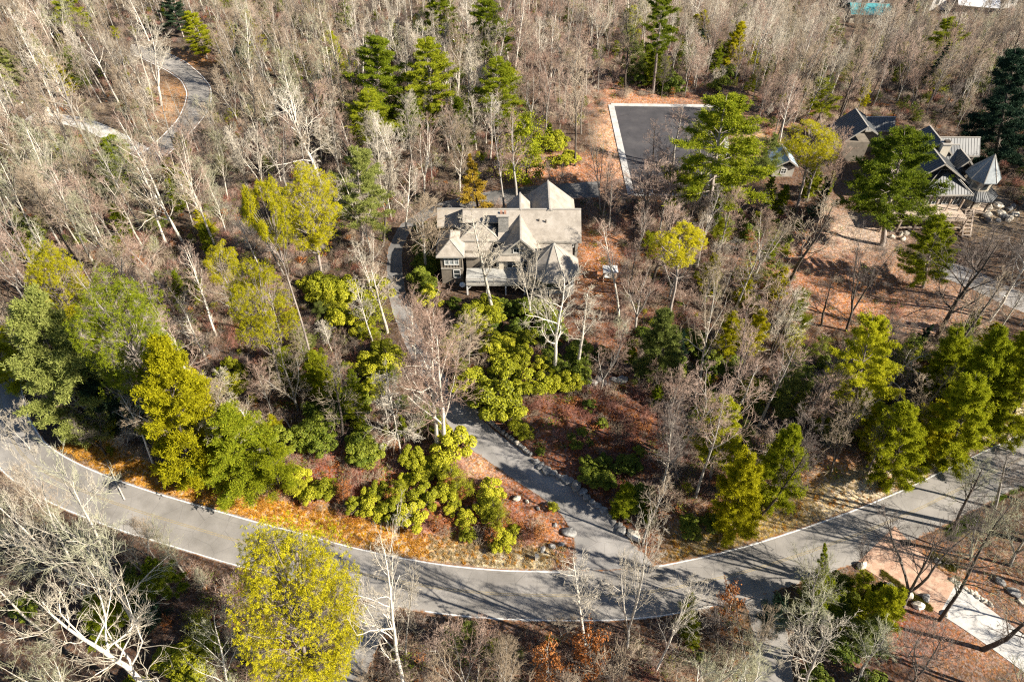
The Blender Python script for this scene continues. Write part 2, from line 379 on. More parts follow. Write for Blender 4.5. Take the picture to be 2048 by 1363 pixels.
a = idx[:-1, :-1].ravel(); b = idx[1:, :-1].ravel(); c = idx[1:, 1:].ravel(); d = idx[:-1, 1:].ravel()
T = np.r_[np.c_[a, b, c], np.c_[a, c, d]]
GV = np.c_[GX.ravel(), GY.ravel(), GZ.ravel()]
# soil and litter colours by place, with shade painted in at the left bend
U, Vv, _ = Q(GV[:, 0], GV[:, 1], GV[:, 2])
inview = (U > -300) & (U < 2350) & (Vv > -200) & (Vv < 1700)
COL = np.tile(np.array([.11, .068, .042]), (len(GV), 1))
def splat(px, py, rx, ry, col, w=1.0, p=2.0):
    d = np.abs((U - px) / rx) ** p + np.abs((Vv - py) / ry) ** p
    k = np.where(inview, w * np.exp(-d), 0)[:, None]; k = np.minimum(k, 1)
    COL[:] = COL * (1 - k) + np.array(col) * k
RB, OR, PE, ST, GD = (.17, .06, .03), (.42, .17, .06), (.52, .28, .14), (.40, .33, .2), (.45, .22, .035)
splat(250, 200, 330, 260, (.15, .11, .075), .9); splat(700, 250, 400, 260, (.11, .08, .055), .8); splat(1500, 120, 600, 160, (.17, .11, .075), .8)
splat(1180, 850, 190, 170, RB, .95); splat(1280, 930, 160, 110, RB, .7); splat(1100, 880, 90, 60, (.30, .12, .055), .6)
splat(700, 960, 300, 90, (.27, .085, .035), .95); splat(950, 1030, 190, 90, (.30, .10, .04), .9); splat(1090, 1070, 75, 50, (.40, .16, .06), .95)
splat(960, 930, 75, 45, (.48, .25, .12), .9); splat(430, 930, 120, 60, (.25, .09, .03), .7)
splat(1205, 520, 50, 75, OR, 1, 4); splat(1240, 640, 90, 60, (.24, .1, .05), .7)
splat(1235, 300, 45, 110, PE, 1, 3); splat(1300, 190, 110, 30, (.45, .2, .09), 1, 3); splat(1130, 340, 110, 38, (.42, .18, .08), 1, 3); splat(1080, 380, 110, 14, (.34, .18, .1), .8)
splat(1620, 520, 150, 100, (.38, .16, .07), .95); splat(1720, 470, 90, 50, (.45, .34, .25), .8); splat(1850, 620, 130, 75, (.40, .23, .14), .95)
splat(1700, 610, 100, 60, OR, .7); splat(1830, 420, 100, 35, (.28, .2, .13), .9, 3); splat(1980, 420, 60, 50, (.42, .32, .2), .9)
splat(1560, 260, 70, 60, (.34, .15, .08), .7); splat(1510, 270, 50, 30, (.5, .33, .15), .7)
splat(1700, 920, 140, 60, (.42, .19, .075), .95); splat(1560, 1010, 150, 55, (.50, .25, .08), .95, 3); splat(1740, 930, 120, 50, (.52, .25, .10), .95, 3); splat(1400, 1060, 120, 50, (.38, .16, .07), .9)
splat(350, 205, 38, 48, (.34, .17, .06), .95, 3); splat(395, 118, 60, 16, (.42, .19, .05), .95, 3); splat(60, 160, 60, 30, (.4, .26, .17), .7)
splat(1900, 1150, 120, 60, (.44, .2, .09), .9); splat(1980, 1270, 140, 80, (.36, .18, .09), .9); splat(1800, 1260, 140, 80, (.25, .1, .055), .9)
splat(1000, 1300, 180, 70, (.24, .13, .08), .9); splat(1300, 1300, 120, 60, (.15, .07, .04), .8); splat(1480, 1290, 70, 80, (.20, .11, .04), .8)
splat(120, 870, 120, 50, (.06, .045, .03), .8); splat(200, 1200, 300, 140, (.10, .055, .04), .8)  # first patch paints the deep shade of the left road bend into the soil
splat(1815, 1180, 55, 16, (.14, .13, .03), .95); splat(1925, 1052, 34, 14, (.16, .2, .03), .95); splat(1890, 1124, 28, 10, (.13, .13, .03), .9)
# verges along the far side of the road
side = seg_dist(GV[:, 0].copy(), GV[:, 1].copy(), EDGE)
far_side = np.zeros(len(GV), bool)
near_idx = np.where((side < 7) & inview)[0]
if len(near_idx):
    dd = ((GV[near_idx, None, :2] - EDGE[None, :, :]) ** 2).sum(2); j = dd.argmin(1)
    sgn = ((GV[near_idx, :2] - EDGE[j]) * NRM[j]).sum(1); far_side[near_idx] = sgn < 0
jit = bumps(GV[:, 0] * 3, GV[:, 1] * 3) * .8
lw = 3.0 + .8 * smooth(900, 400, U) + jit
k = (far_side & (U < 1000)) * smooth(lw + 1, lw - .6, side) * smooth(120, 260, U)
COL[:] = COL * (1 - k[:, None]) + np.array([.60, .30, .04]) * k[:, None]
k = (far_side & (U < 1110)) * smooth(lw, lw - 1, side) * smooth(760, 960, U)
COL[:] = COL * (1 - k[:, None]) + np.array([.42, .34, .2]) * k[:, None]
lw = 4.4 + jit
k = (far_side & (U > 1300)) * smooth(lw + 1.2, lw - .4, side) * smooth(1300, 1380, U)
COL[:] = COL * (1 - k[:, None]) + np.array([.30, .20, .055]) * k[:, None]
k = (far_side & (U > 1300)) * smooth(lw + .6, lw - 1.2, side) * smooth(1560, 1740, U)
COL[:] = COL * (1 - k[:, None]) + np.array([.58, .46, .29]) * k[:, None]
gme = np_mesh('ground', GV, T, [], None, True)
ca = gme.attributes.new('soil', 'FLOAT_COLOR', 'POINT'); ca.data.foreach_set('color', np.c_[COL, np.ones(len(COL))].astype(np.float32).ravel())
m, t, b = new_mat('leaf_litter', .95, .1)
at = N(t, 'ShaderNodeAttribute', attribute_name='soil')
n1 = noise(t, .45, 6, .7); n2 = noise(t, 4.5, 5, .75); n3 = noise(t, 1.5, 5, .7)
c1 = mul(t, at.outputs['Color'], n1, .55, 1.35)
vor = N(t, 'ShaderNodeTexVoronoi'); vor.inputs['Scale'].default_value = 5.0; tc = N(t, 'ShaderNodeTexCoord'); t.links.new(tc.outputs['Object'], vor.inputs['Vector'])
sepv = N(t, 'ShaderNodeSeparateColor'); t.links.new(vor.outputs['Color'], sepv.inputs[0])
c2 = mul(t, c1, sepv.outputs[0], .7, 1.25)
c3 = mul(t, c2, n2, .5, 1.4)
hs = N(t, 'ShaderNodeHueSaturation'); mrh = N(t, 'ShaderNodeMapRange'); mrh.inputs['From Min'].default_value = .3; mrh.inputs['From Max'].default_value = .7
mrh.inputs['To Min'].default_value = .485; mrh.inputs['To Max'].default_value = .515; t.links.new(n3, mrh.inputs[0]); t.links.new(mrh.outputs[0], hs.inputs['Hue'])
mrs = N(t, 'ShaderNodeMapRange'); mrs.inputs['To Min'].default_value = .55; mrs.inputs['To Max'].default_value = 1.15; t.links.new(sepv.outputs[1], mrs.inputs[0]); t.links.new(mrs.outputs[0], hs.inputs['Saturation'])
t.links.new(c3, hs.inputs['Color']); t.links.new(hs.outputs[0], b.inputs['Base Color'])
bump(t, b, n2, 1.0, .16)
gme.materials.append(m)
tag(link(bpy.data.objects.new('ground', gme)), kind='structure')

# ------------------------------------------------------------------ building parts
def roof_x(parent, x0, x1, yf, yr, ze, zr, mat, yb=None, zb=None, th=.22, rib=0, name='roof'):
    """front slope (towards the camera) and back slope, ridge along x"""
    yb = 2 * yr - yf if yb is None else yb; zb = ze if zb is None else zb
    mb = MB(); mb.slab([(x0, yf, ze), (x1, yf, ze), (x1, yr, zr), (x0, yr, zr)], th)
    mb.slab([(x0, yr + .003, zr), (x1, yr + .003, zr), (x1, yb, zb), (x0, yb, zb)], th)
    r = mb.out(name, mat, parent)
    cap = MB().bar((x0 - .02, yr, zr + .03), (x1 + .02, yr, zr + .03), .28, .07).out('ridge_cap', M['trim'], r)
    fas = MB().box(x0 - .03, x1 + .03, yf - .1, yf - .004, ze - .3, ze + .02).out('fascia', M['trim'], r)
    if rib:
        rb = MB(); n = int((x1 - x0) / rib)
        for i in range(n + 1):
            x = x0 + .04 + (x1 - x0 - .08) * i / n
            rb.bar((x, yf, ze + .03), (x, yr, zr + .03), .035, .045)
            rb.bar((x, yr + .1, zr), (x, yb, zb + .03), .035, .045)
        tag(rb.out('standing_seams', M['metal_roof'], r), kind='stuff')
    return r
def roof_y(parent, y0, y1, xl, xr, xe, zl, zr, ze, mat, th=.2, rib=0, name='roof'):
    """left slope xl..xr (ridge) and right slope xr..xe, ridge along y"""
    mb = MB(); mb.slab([(xl, y0, zl), (xr, y0, zr), (xr, y1, zr), (xl, y1, zl)], th)
    mb.slab([(xr + .003, y0, zr), (xe, y0, ze), (xe, y1, ze), (xr + .003, y1, zr)], th)
    r = mb.out(name, mat, parent)
    MB().bar((xr, y0 - .03, zr + .03), (xr, y1, zr + .03), .26, .07).out('ridge_cap', M['trim'], r)
    MB().bar((xl, y0 - .06, zl - .1), (xr, y0 - .06, zr - .1), .1, .26).bar((xr, y0 - .06, zr - .1), (xe, y0 - .06, ze - .1), .1, .26).out('rake_board', M['trim'], r)
    if rib:
        rb = MB(); n = int((y1 - y0) / rib)
        for i in range(n + 1):
            y = y0 + (y1 - y0) * i / n
            rb.bar((xl, y, zl + .03), (xr - .1, y, zr - .03), .035, .045); rb.bar((xr + .1, y, zr - .03), (xe, y, ze + .03), .035, .045)
        tag(rb.out('standing_seams', M['metal_roof'], r), kind='stuff')
    return r
def hip(parent, x0, x1, y0, y1, ze, zr, mat, inset=None, th=.2, rib=0, along='y'):
    """hipped roof; ridge along y (front hip triangle) or along x"""
    w = (x1 - x0) / 2 if along == 'y' else (y1 - y0) / 2
    inset = w if inset is None else inset
    cx, cy = (x0 + x1) / 2, (y0 + y1) / 2
    A, B, C_, D_ = (x0, y0, ze), (x1, y0, ze), (x1, y1, ze), (x0, y1, ze)
    if along == 'y': a, b = (cx, y0 + inset, zr), (cx, y1 - inset, zr)
    else: a, b = (x0 + inset, cy, zr), (x1 - inset, cy, zr)
    mb = MB()
    if along == 'y': faces = [(A, B, a), (B, C_, b, a), (C_, D_, b), (D_, A, a, b)]
    else: faces = [(A, B, b, a), (B, C_, b), (C_, D_, a, b), (D_, A, a)]
    for f in faces: mb.slab(f, th)
    r = mb.out('roof', mat, parent)
    hb = MB()
    for p, q in ([(A, a), (B, a), (C_, b), (D_, b)] if along == 'y' else [(A, a), (D_, a), (B, b), (C_, b)]):
        hb.bar((p[0], p[1], p[2] + .03), (q[0], q[1], q[2] + .03), .16, .06)
    if (Vector(a) - Vector(b)).length > .1: hb.bar((a[0], a[1], a[2] + .04), (b[0], b[1], b[2] + .04), .2, .06)
    hb.out('ridge_cap', M['trim'], r)
    fa = MB().box(x0 - .05, x1 + .05, y0 - .1, y0 - .004, ze - .26, ze + .0).box(x1 + .004, x1 + .1, y0, y1, ze - .26, ze).box(x0 - .1, x0 - .004, y0, y1, ze - .26, ze)
    fa.out('fascia', M['trim'], r)
    if rib and along == 'y':
        rb = MB(); n = int((x1 - x0) / rib)
        for i in range(1, n):
            x = x0 + (x1 - x0) * i / n; t = 1 - abs(x - cx) / w
            rb.bar((x, y0, ze + .03), (x, y0 + t * inset, ze + t * (zr - ze) + .03), .035, .045)
        tag(rb.out('standing_seams', M['metal_roof'], r), kind='stuff')
    return r
def window(parent, x, z, y, w, h, nx_=2, nz_=2, lit=False, trim='trim_white'):
    f = MB(); t_ = .09
    f.box(x - w / 2 - t_, x + w / 2 + t_, y - .09, y - .004, z + h / 2, z + h / 2 + t_).box(x - w / 2 - t_, x + w / 2 + t_, y - .11, y - .004, z - h / 2 - t_, z - h / 2)
    f.box(x - w / 2 - t_, x - w / 2, y - .09, y - .004, z - h / 2, z + h / 2).box(x + w / 2, x + w / 2 + t_, y - .09, y - .004, z - h / 2, z + h / 2)
    for i in range(1, nx_): xx = x - w / 2 + w * i / nx_; f.box(xx - .03, xx + .03, y - .07, y - .03, z - h / 2, z + h / 2)
    for i in range(1, nz_): zz = z - h / 2 + h * i / nz_; f.box(x - w / 2, x + w / 2, y - .066, y - .034, zz - .025, zz + .025)
    o = f.out('window', M[trim], parent)
    MB().box(x - w / 2, x + w / 2, y - .03, y - .006, z - h / 2, z + h / 2).out('pane', M['glass_lit' if lit else 'glass'], o)
    return o
def battens(parent, x0, x1, y, z0, z1, mat, step=.42):
    mb = MB(); n = int((x1 - x0) / step)
    for i in range(n + 1): x = x0 + (x1 - x0) * i / n; mb.box(x - .03, x + .03, y - .05, y - .002, z0, z1)
    return tag(mb.out('battens', mat, parent), kind='stuff')
def gable_wall(parent, x0, x1, xp, y, z0, z1, zp, mat, depth=.25, z1b=None):
    z1b = z1 if z1b is None else z1b
    V = [(x0, y, z0), (x1, y, z0), (x1, y, z1b), (xp, y, zp), (x0, y, z1)]
    V += [(a, b + depth, c) for a, b, c in V]
    F = [(0, 1, 2, 3, 4), (9, 8, 7, 6, 5)] + [(i, i + 5, (i + 1) % 5 + 5, (i + 1) % 5) for i in range(5)]
    return mesh_obj('wall', V, F, mat, parent)
def posts(parent, pts, z0, z1, mat, w=.2):
    for x, y in pts: MB().box(x - w / 2, x + w / 2, y - w / 2, y + w / 2, z0, z1).out('post', mat, parent)
def railing(parent, a, b, z, mat, h=1.0, step=.16, posts_=True):
    a = Vector((*a, z)); b = Vector((*b, z)); L = (b - a).length; u = Vector((0, 0, 1))
    mb = MB().bar(a + u * h, b + u * h, .12, .07).bar(a + u * .12, b + u * .12, .06, .06)
    n = max(1, int(L / step))
    for i in range(n + 1):
        p = a.lerp(b, i / n); mb.bar(p + u * .1, p + u * h, .035)
    n = max(1, int(L / 1.8))
    for i in range(n + 1):
        p = a.lerp(b, i / n); mb.bar(p, p + u * (h + .1), .12)
    return mb.out('railing', mat, parent)

# ------------------------------------------------------------------ the taupe house in the middle
H1 = empty('brown_house', (1, 86, 0)); tag(H1, 'large taupe two-storey house with tan shingle roofs at the end of the driveway', 'house')
off = Vector((1, 86, 0))
def under(parent_fn): pass
def settle(root, kids_before):
    """children were modelled in world coordinates: keep them there under the moved empty"""
    inv = Matrix.Translation(-Vector(root.location))
    for o in root.children: o.matrix_parent_inverse = inv
MB().box(-7.4, 10.5, 86.3, 93.5, -.3, 6.35).out('wall', M['siding'], H1)
rm = roof_x(H1, -2.2, 11.05, 85.5, 89.9, 6.5, 9.5, M['rooffelt'])
MB().slab([(-7.9, 88.1, 8.25), (-2.205, 88.1, 8.25), (-2.205, 89.9, 9.5), (-7.9, 89.9, 9.5)], .2).slab([(-7.9, 89.905, 9.5), (-2.205, 89.905, 9.5), (-2.205, 94.3, 6.5), (-7.9, 94.3, 6.5)], .2).bar((-7.9, 89.9, 9.53), (-2.3, 89.9, 9.53), .26, .07).out('roof', M['rooffelt'], H1)
gable_wall(H1, -7.4, -7.1, -7.25, 86.5, 0, 6.3, 6.4, M['siding'])
# gable end on the right
V = [(10.5, 86.0, 6.3), (10.5, 93.8, 6.3), (10.5, 89.9, 9.1)]; V += [(x - .2, y, z) for x, y, z in V]
mesh_obj('gable_end', V, [(0, 1, 2), (5, 4, 3), (0, 3, 4, 1), (1, 4, 5, 2), (2, 5, 3, 0)], M['siding'], H1)
V = [(x - 17.6, y, z) for x, y, z in V]
mesh_obj('gable_end', V, [(0, 1, 2), (5, 4, 3), (0, 3, 4, 1), (1, 4, 5, 2), (2, 5, 3, 0)], M['siding'], H1)
# hipped front block left of the chimney
hip(H1, -8.5, -1.9, 85.75, 90.2, 6.52, 8.55, M['rooffelt'], inset=3.3, along='x')
MB().box(-8.0, -2.2, 86.1, 86.5, -.3, 6.3).out('wall', M['siding'], H1)
MB().box(-7.35, -3.0, 84.2, 86.1, -.3, 5.4).out('wall', M['siding'], H1)
MB().slab([(-7.55, 83.6, 4.9), (-4.6, 83.6, 4.9), (-2.9, 86.2, 6.2), (-7.55, 86.2, 6.2)], .18).out('roof', M['rooffelt'], H1)
# rear left block
roof_x(H1, -12.25, -8.0, 89.75, 92.0, 6.25, 8.05, M['rooffelt'])
MB().slab([(-8.0, 89.9, 6.4), (-7.2, 92.0, 8.0), (-8.0, 92.0, 8.05)], .2).out('roof', M['rooffelt'], H1)
MB().box(-11.7, -7.42, 90.1, 94, -.3, 6.1).out('wall', M['siding'], H1)
MB().box(-10.9, -8.3, 88.7, 90.0, -.3, 3.9).out('wall', M['siding'], H1)
# left wing with the hipped roof
hip(H1, -11.85, -7.5, 82.35, 88.6, 6.0, 7.75, M['rooffelt'], inset=2.0)
MB().box(-11.3, -7.9, 82.8, 88.2, -.4, 5.85).out('wall', M['siding'], H1)
battens(H1, -11.28, -7.92, 82.8, 3.3, 5.8, M['siding'])
for k in range(3): window(H1, -10.35 + k * .78, 4.75, 82.78, .58, 1.35, 1, 2, True)
window(H1, -8.85, 2.1, 82.79, .95, 1.5, 1, 2)
MB().box(-11.32, -7.88, 82.68, 82.797, 3.1, 3.28).out('belt_trim', M['trim'], H1)
# chimney
ch = MB().box(-2.15, -.55, 86.7, 88.1, 6.6, 10.3).out('chimney', M['chimney'], H1)
MB().box(-2.25, -.45, 86.6, 88.2, 10.3, 10.5).out('chimney_cap', M['trim'], ch)
for k in range(2): MB().box(-1.85 + k * .6, -1.5 + k * .6, 87.2, 87.6, 10.5, 10.95).out('flue', M['brick'], ch)
# big front gable
roof_y(H1, 83.0, 89.4, -3.1, 1.35, 5.05, 4.55, 8.95, 5.25, M['rooffelt'])
gable_wall(H1, -2.5, 4.6, 1.35, 83.75, .1, 4.85, 8.55, M['siding_pale'], .3, 5.4)
MB().box(-2.5, -2.2, 84.05, 86.3, 0, 4.9).out('wall', M['siding'], H1); MB().box(4.3, 4.6, 84.05, 86.3, 0, 5.3).out('wall', M['siding'], H1)
MB().bar((-2.4, 83.7, 5.15), (4.4, 83.7, 5.5), .12, .2).out('belt_trim', M['trim'], H1)
MB().slab([(-2.6, 82.9, 4.6), (3.2, 82.9, 4.6), (3.2, 83.9, 5.0), (-2.6, 83.9, 5.0)], .12).out('eyebrow_roof', M['rooffelt'], H1)
window(H1, 1.1, 6.1, 83.75, 1.7, .75, 4, 1)
window(H1, .1, 3.4, 83.75, 1.7, 1.6, 2, 2); window(H1, 2.5, 3.4, 83.75, 1.7, 1.6, 2, 2)
MB().box(-2.1, -1.35, 83.3, 83.74, 2.4, 4.5).out('pilaster', M['cream'], H1)
# lean-to roof between the gable and the porch
MB().slab([(4.4, 83.5, 5.2), (9.6, 83.5, 5.2), (9.6, 86.0, 6.1), (4.4, 86.0, 6.1)], .15).out('roof', M['rooffelt'], H1)
for k in range(4): window(H1, 7.5 + k * .72, 5.35, 86.28, .5, 1.1, 1, 2, k % 2 == 0)
MB().box(10.2, 10.62, 86.15, 86.4, -.2, 6.3).out('corner_board', M['trim'], H1)
# octagonal screened porch
pc = Vector((6.45, 81.7, 0)); ro = [(pc.x + 4.3 * math.cos(R(a)), pc.y + 4.3 * math.sin(R(a)), 4.75) for a in range(22, 382, 45)]
apx = (pc.x, pc.y + .6, 8.7); mb = MB()
for i in range(8): mb.slab([ro[i], ro[(i + 1) % 8], apx], .18)
pr = mb.out('porch_roof', M['rooffelt'], H1)
mb = MB()
for i in range(8): mb.bar((ro[i][0], ro[i][1], 4.79), (apx[0], apx[1], 8.74), .14, .05)
mb.out('ridge_cap', M['trim'], pr)
mb = MB()
for i in range(8): mb.bar((ro[i][0], ro[i][1], 4.62), (*ro[(i + 1) % 8][:2], 4.62), .1, .25)
mb.out('fascia', M['trim'], pr)
ri = [(pc.x + 3.7 * math.cos(R(a)), pc.y + 3.7 * math.sin(R(a))) for a in range(22, 382, 45)]
posts(H1, ri, -.3, 4.6, M['wood_tan'], .24)
MB().slab([(x, y, 2.1) for x, y in ri], .3).out('porch_floor', M['deck'], H1)
for i in range(8):
    a_, b_ = ri[i], ri[(i + 1) % 8]
    railing(H1, a_, b_, 2.1, M['trim_white'], 1.0, .22)
    if 3 <= i <= 6:
        mb = MB(); A_ = Vector((*a_, 0)); B_ = Vector((*b_, 0))
        for k in range(9):
            t0 = k / 9; p = A_.lerp(B_, t0)
            mb.bar(p + Vector((0, 0, .1)), A_.lerp(B_, min(1, t0 + .3)) + Vector((0, 0, 1.7)), .05); mb.bar(p + Vector((0, .03, 1.7)), A_.lerp(B_, min(1, t0 + .3)) + Vector((0, .03, .1)), .05)
        mb.out('lattice', M['deck'], H1)
for i in (3, 4, 5, 6):
    a_, b_ = ri[i], ri[(i + 1) % 8]
    MB().bar((*a_, 3.3), (*b_, 3.3), .06, 1.6).out('insect_screen', M['glass'], H1)
# deck across the front
n = 13
for k in range(n): y0 = 80.0 + k * 3.65 / n; MB().box(-7.2, 3.6, y0 + .01, y0 + 3.65 / n - .02, 2.45, 2.52).out('plank', M['deck'], H1)
MB().box(-7.2, 3.6, 79.85, 79.99, 2.1, 2.54).box(-7.3, -7.2, 80, 83.6, 2.1, 2.54).out('deck_rim', M['siding_pale'], H1)
railing(H1, (-7.1, 79.95), (3.5, 79.95), 2.53, M['trim'], 1.0)
posts(H1, [(-7.1, 80.1), (-4, 80.1), (-1, 80.1), (2, 80.1)], -.3, 2.1, M['trim_white'], .22)
MB().bar((-7.1, 80.1, 1.2), (-6.2, 80.1, 2.05), .12).out('brace', M['trim_white'], H1)
# rear wing and rear dormer
roof_y(H1, 89.7, 97.6, 1.0, 6.05, 10.6, 5.6, 9.75, 5.9, M['rooffelt'])
MB().box(1.8, 10.2, 93.4, 97.1, -.3, 5.9).out('wall', M['siding'], H1)
V = [(1.8, 97.1, 5.6), (10.2, 97.1, 5.6), (6.05, 97.1, 9.3)]; V += [(x, y - .2, z) for x, y, z in V]
mesh_obj('gable_end', V, [(0, 1, 2), (5, 4, 3), (0, 3, 4, 1), (1, 4, 5, 2), (2, 5, 3, 0)], M['siding'], H1)
roof_y(H1, 89.8, 94.4, -.9, 1.35, 3.0, 7.2, 9.55, 7.7, M['rooffelt'])
for xx, yy in ((4.2, 88.2), (5.3, 88.0)): MB().box(xx, xx + .18, yy, yy + .18, 8.0, 8.75).out('vent_pipe', M['wood_dark'], H1)
settle(H1, None)
dish = empty('satellite_dish', (-7.9, 81.0, 0)); tag(dish, 'small round pale satellite dish on a post below the left wing of the taupe house', 'satellite dish')
MB().box(-.04, .04, -.04, .04, 0, 1.2).out('post', M['wood_dark'], dish)
V = [(0, 0, 1.15)]; F = []
for i in range(16): a_ = i * math.tau / 16; V.append((.48 * math.cos(a_), .4 * math.sin(a_) - .1, 1.42 + .18 * math.sin(a_)))
V += [(x, y + .03, z - .04) for x, y, z in V]
F = [(0, i + 1, (i + 1) % 16 + 1) for i in range(16)] + [(17, (i + 1) % 16 + 18, i + 18) for i in range(16)] + [(i + 1, i + 18, (i + 1) % 16 + 18, (i + 1) % 16 + 1) for i in range(16)]
mesh_obj('dish', V, F, M['white_roof'], dish)
# garden swing frame and bench on the lawn
bp = P(1218, 558); sw = empty('garden_swing', bp); tag(sw, 'pale timber garden swing with a bench on the orange lawn right of the taupe house', 'garden swing')
for sx in (-1.0, 1.0):
    MB().bar((sx, -.7, 0), (sx, 0, 2.1), .12).bar((sx, .7, 0), (sx, 0, 2.1), .12).bar((sx, -.4, .9), (sx, .4, .9), .1).out('side_frame', M['wood_tan'], sw)
MB().box(-1.2, 1.2, -.9, .9, 2.1, 2.2).out('canopy_top', M['trim_white'], sw)
for k in range(5): MB().box(-.8, .8, -.25 + k * .1, -.17 + k * .1, .5, .54).out('seat_slat', M['trim_white'], sw)
for k in range(4): MB().box(-.8, .8, .27, .31, .6 + k * .14, .7 + k * .14).out('backrest_slat', M['trim_white'], sw)
for sx in (-.8, .8): MB().bar((sx, .1, .5), (sx, 0, 2.1), .04).out('hanger', M['wood_dark'], sw)

# ------------------------------------------------------------------ the grey metal-roofed house at the right
H2 = empty('metal_roofed_house', (77, 106, 0)); tag(H2, 'grey metal-roofed house with an octagonal tower and timber deck at the right', 'house')
mr = M['metal_roof']
roof_x(H2, 78.6, 86.6, 111.2, 113.5, 6.0, 8.4, mr, rib=.52)
MB().box(79.2, 86.0, 111.6, 115.2, -.3, 5.8).out('wall', M['siding'], H2)
roof_x(H2, 74.5, 81.3, 106.6, 110.5, 6.0, 8.7, mr, rib=.52)
MB().box(72.5, 81.0, 107.0, 114, -.3, 5.8).out('wall', M['siding'], H2)
roof_y(H2, 108.6, 114.2, 71.2, 76.6, 79.6, 6.2, 10.4, 7.8, mr, rib=.52)
roof_y(H2, 105.9, 109.6, 79.4, 81.2, 83.6, 6.1, 8.4, 6.1, mr, rib=.5)
MB().box(80.0, 83.2, 106.2, 109.4, 0, 6.0).out('wall', M['siding'], H2)
hip(H2, 71.6, 80.9, 100.3, 107.0, 5.0, 8.5, mr, inset=4.2, rib=.5)
roof_y(H2, 102.4, 108.4, 69.5, 74.6, 80.6, 5.6, 9.9, 6.0, mr, rib=.52)
MB().box(72.2, 80.3, 101.2, 107, -.3, 4.9).out('wall', M['siding'], H2)
for k in range(4): window(H2, 73.6 + k * 1.9, 3.2, 101.19, 1.2, 1.6, 2, 1)
ch2 = MB().box(76.4, 77.9, 107.7, 108.9, 7.6, 10.3).out('chimney', M['cream'], H2)
MB().box(76.25, 78.05, 107.55, 109.05, 10.3, 10.5).out('chimney_cap', M['trim'], ch2)
MB().box(76.7, 77.6, 108.0, 108.6, 10.5, 10.85).out('chimney_pot', M['wood_dark'], ch2)
# tower
tc_ = (82.9, 103.2)
def octo(r, z, off_=22.5): return [(tc_[0] + r * math.cos(R(a + off_)), tc_[1] + r * math.sin(R(a + off_)), z) for a in range(0, 360, 45)]
lo, hi = octo(2.15, -.3), octo(2.15, 7.2); V = lo + hi
mesh_obj('tower_wall', V, [(i, (i + 1) % 8, (i + 1) % 8 + 8, i + 8) for i in range(8)] + [tuple(range(8, 16))], M['cream'], H2)
e = octo(2.9, 7.1); mb = MB()
for i in range(8): mb.slab([e[i], e[(i + 1) % 8], (*tc_, 11.2)], .15)
tr_ = mb.out('tower_roof', M['tower_roof'], H2)
mb = MB()
for i in range(8): mb.bar((e[i][0], e[i][1], 7.15), (*tc_, 11.25), .12, .05)
mb.out('ridge_cap', M['trim'], tr_)
e1, e2 = octo(3.9, 3.9), octo(2.1, 5.0); mb = MB()
for i in range(8): mb.slab([e1[i], e1[(i + 1) % 8], e2[(i + 1) % 8], e2[i]], .12)
sk = mb.out('skirt_roof', mr, H2); mb = MB()
for i in range(8):
    for k in range(7):
        t0 = k / 6.5; a_ = Vector(e1[i]).lerp(Vector(e1[(i + 1) % 8]), t0 if t0 < 1 else 1); b_ = Vector(e2[i]).lerp(Vector(e2[(i + 1) % 8]), min(t0, 1)); mb.bar(a_ + Vector((0, 0, .03)), b_ + Vector((0, 0, .03)), .05, .06)
tag(mb.out('standing_seams', mr, sk), kind='stuff')
for a_ in (225, 270, 315):
    cx_, cy_ = tc_[0] + 2.0 * math.cos(R(a_)), tc_[1] + 2.0 * math.sin(R(a_)); d_ = Vector((math.cos(R(a_)), math.sin(R(a_)), 0)); s_ = Vector((-d_.y, d_.x, 0))
    c0 = Vector((cx_, cy_, 0)); fr = MB().bar(c0 - s_ * .45 + Vector((0, 0, 6.0)), c0 + s_ * .45 + Vector((0, 0, 6.0)), .16, 1.3).out('window', M['trim'], H2)
    MB().bar(c0 + d_ * .04 - s_ * .36 + Vector((0, 0, 6.0)), c0 + d_ * .04 + s_ * .36 + Vector((0, 0, 6.0)), .16, 1.1).out('pane', M['glass'], fr)
for a_ in (202, 247, 292, 337): posts(H2, [(tc_[0] + 3.5 * math.cos(R(a_)), tc_[1] + 3.5 * math.sin(R(a_)))], -.2, 3.8, M['wood_dark'], .22)
MB().slab([(x, y, 1.6) for x, y, _ in octo(3.7, 0)], .25).out('porch_floor', M['wood_tan'], H2)
# front deck: planks, posts, rails
for k in range(15): y0 = 96.2 + k * .3; MB().box(64.8, 79.2, y0, y0 + .27, 2.6, 2.68).out('plank', M['wood_tan'], H2)
railing(H2, (64.9, 96.2), (79.1, 96.2), 2.68, M['wood_tan'], 1.05, .35)
railing(H2, (66.5, 100.4), (71.6, 100.4), 2.68, M['wood_tan'], 1.05, .35)
posts(H2, [(64.95 + k * 2.83, 96.25) for k in range(6)], -.3, 2.6, M['wood_tan'], .25)
posts(H2, [(72 + k * 2.2, 98.8) for k in range(4)], 2.68, 5.0, M['wood_tan'], .2)
MB().bar((64.9, 96.3, .9), (79.2, 96.3, .9), .18).bar((64.9, 96.25, 2.5), (79.2, 96.25, 2.5), .2, .25).out('deck_beam', M['wood_tan'], H2)
for sx in (80.2, 81.6): MB().bar((sx, 99.2, 2.6), (sx - 1.6, 94.5, .1), .25).out('stair_stringer', M['wood_tan'], H2)
for k in range(8): t0 = k / 7.5; MB().bar((80.2 - 1.6 * t0, 99.2 - 4.7 * t0, 2.65 - 2.4 * t0), (81.6 - 1.6 * t0, 99.2 - 4.7 * t0, 2.65 - 2.4 * t0), .3, .06).out('stair_tread', M['wood_tan'], H2)
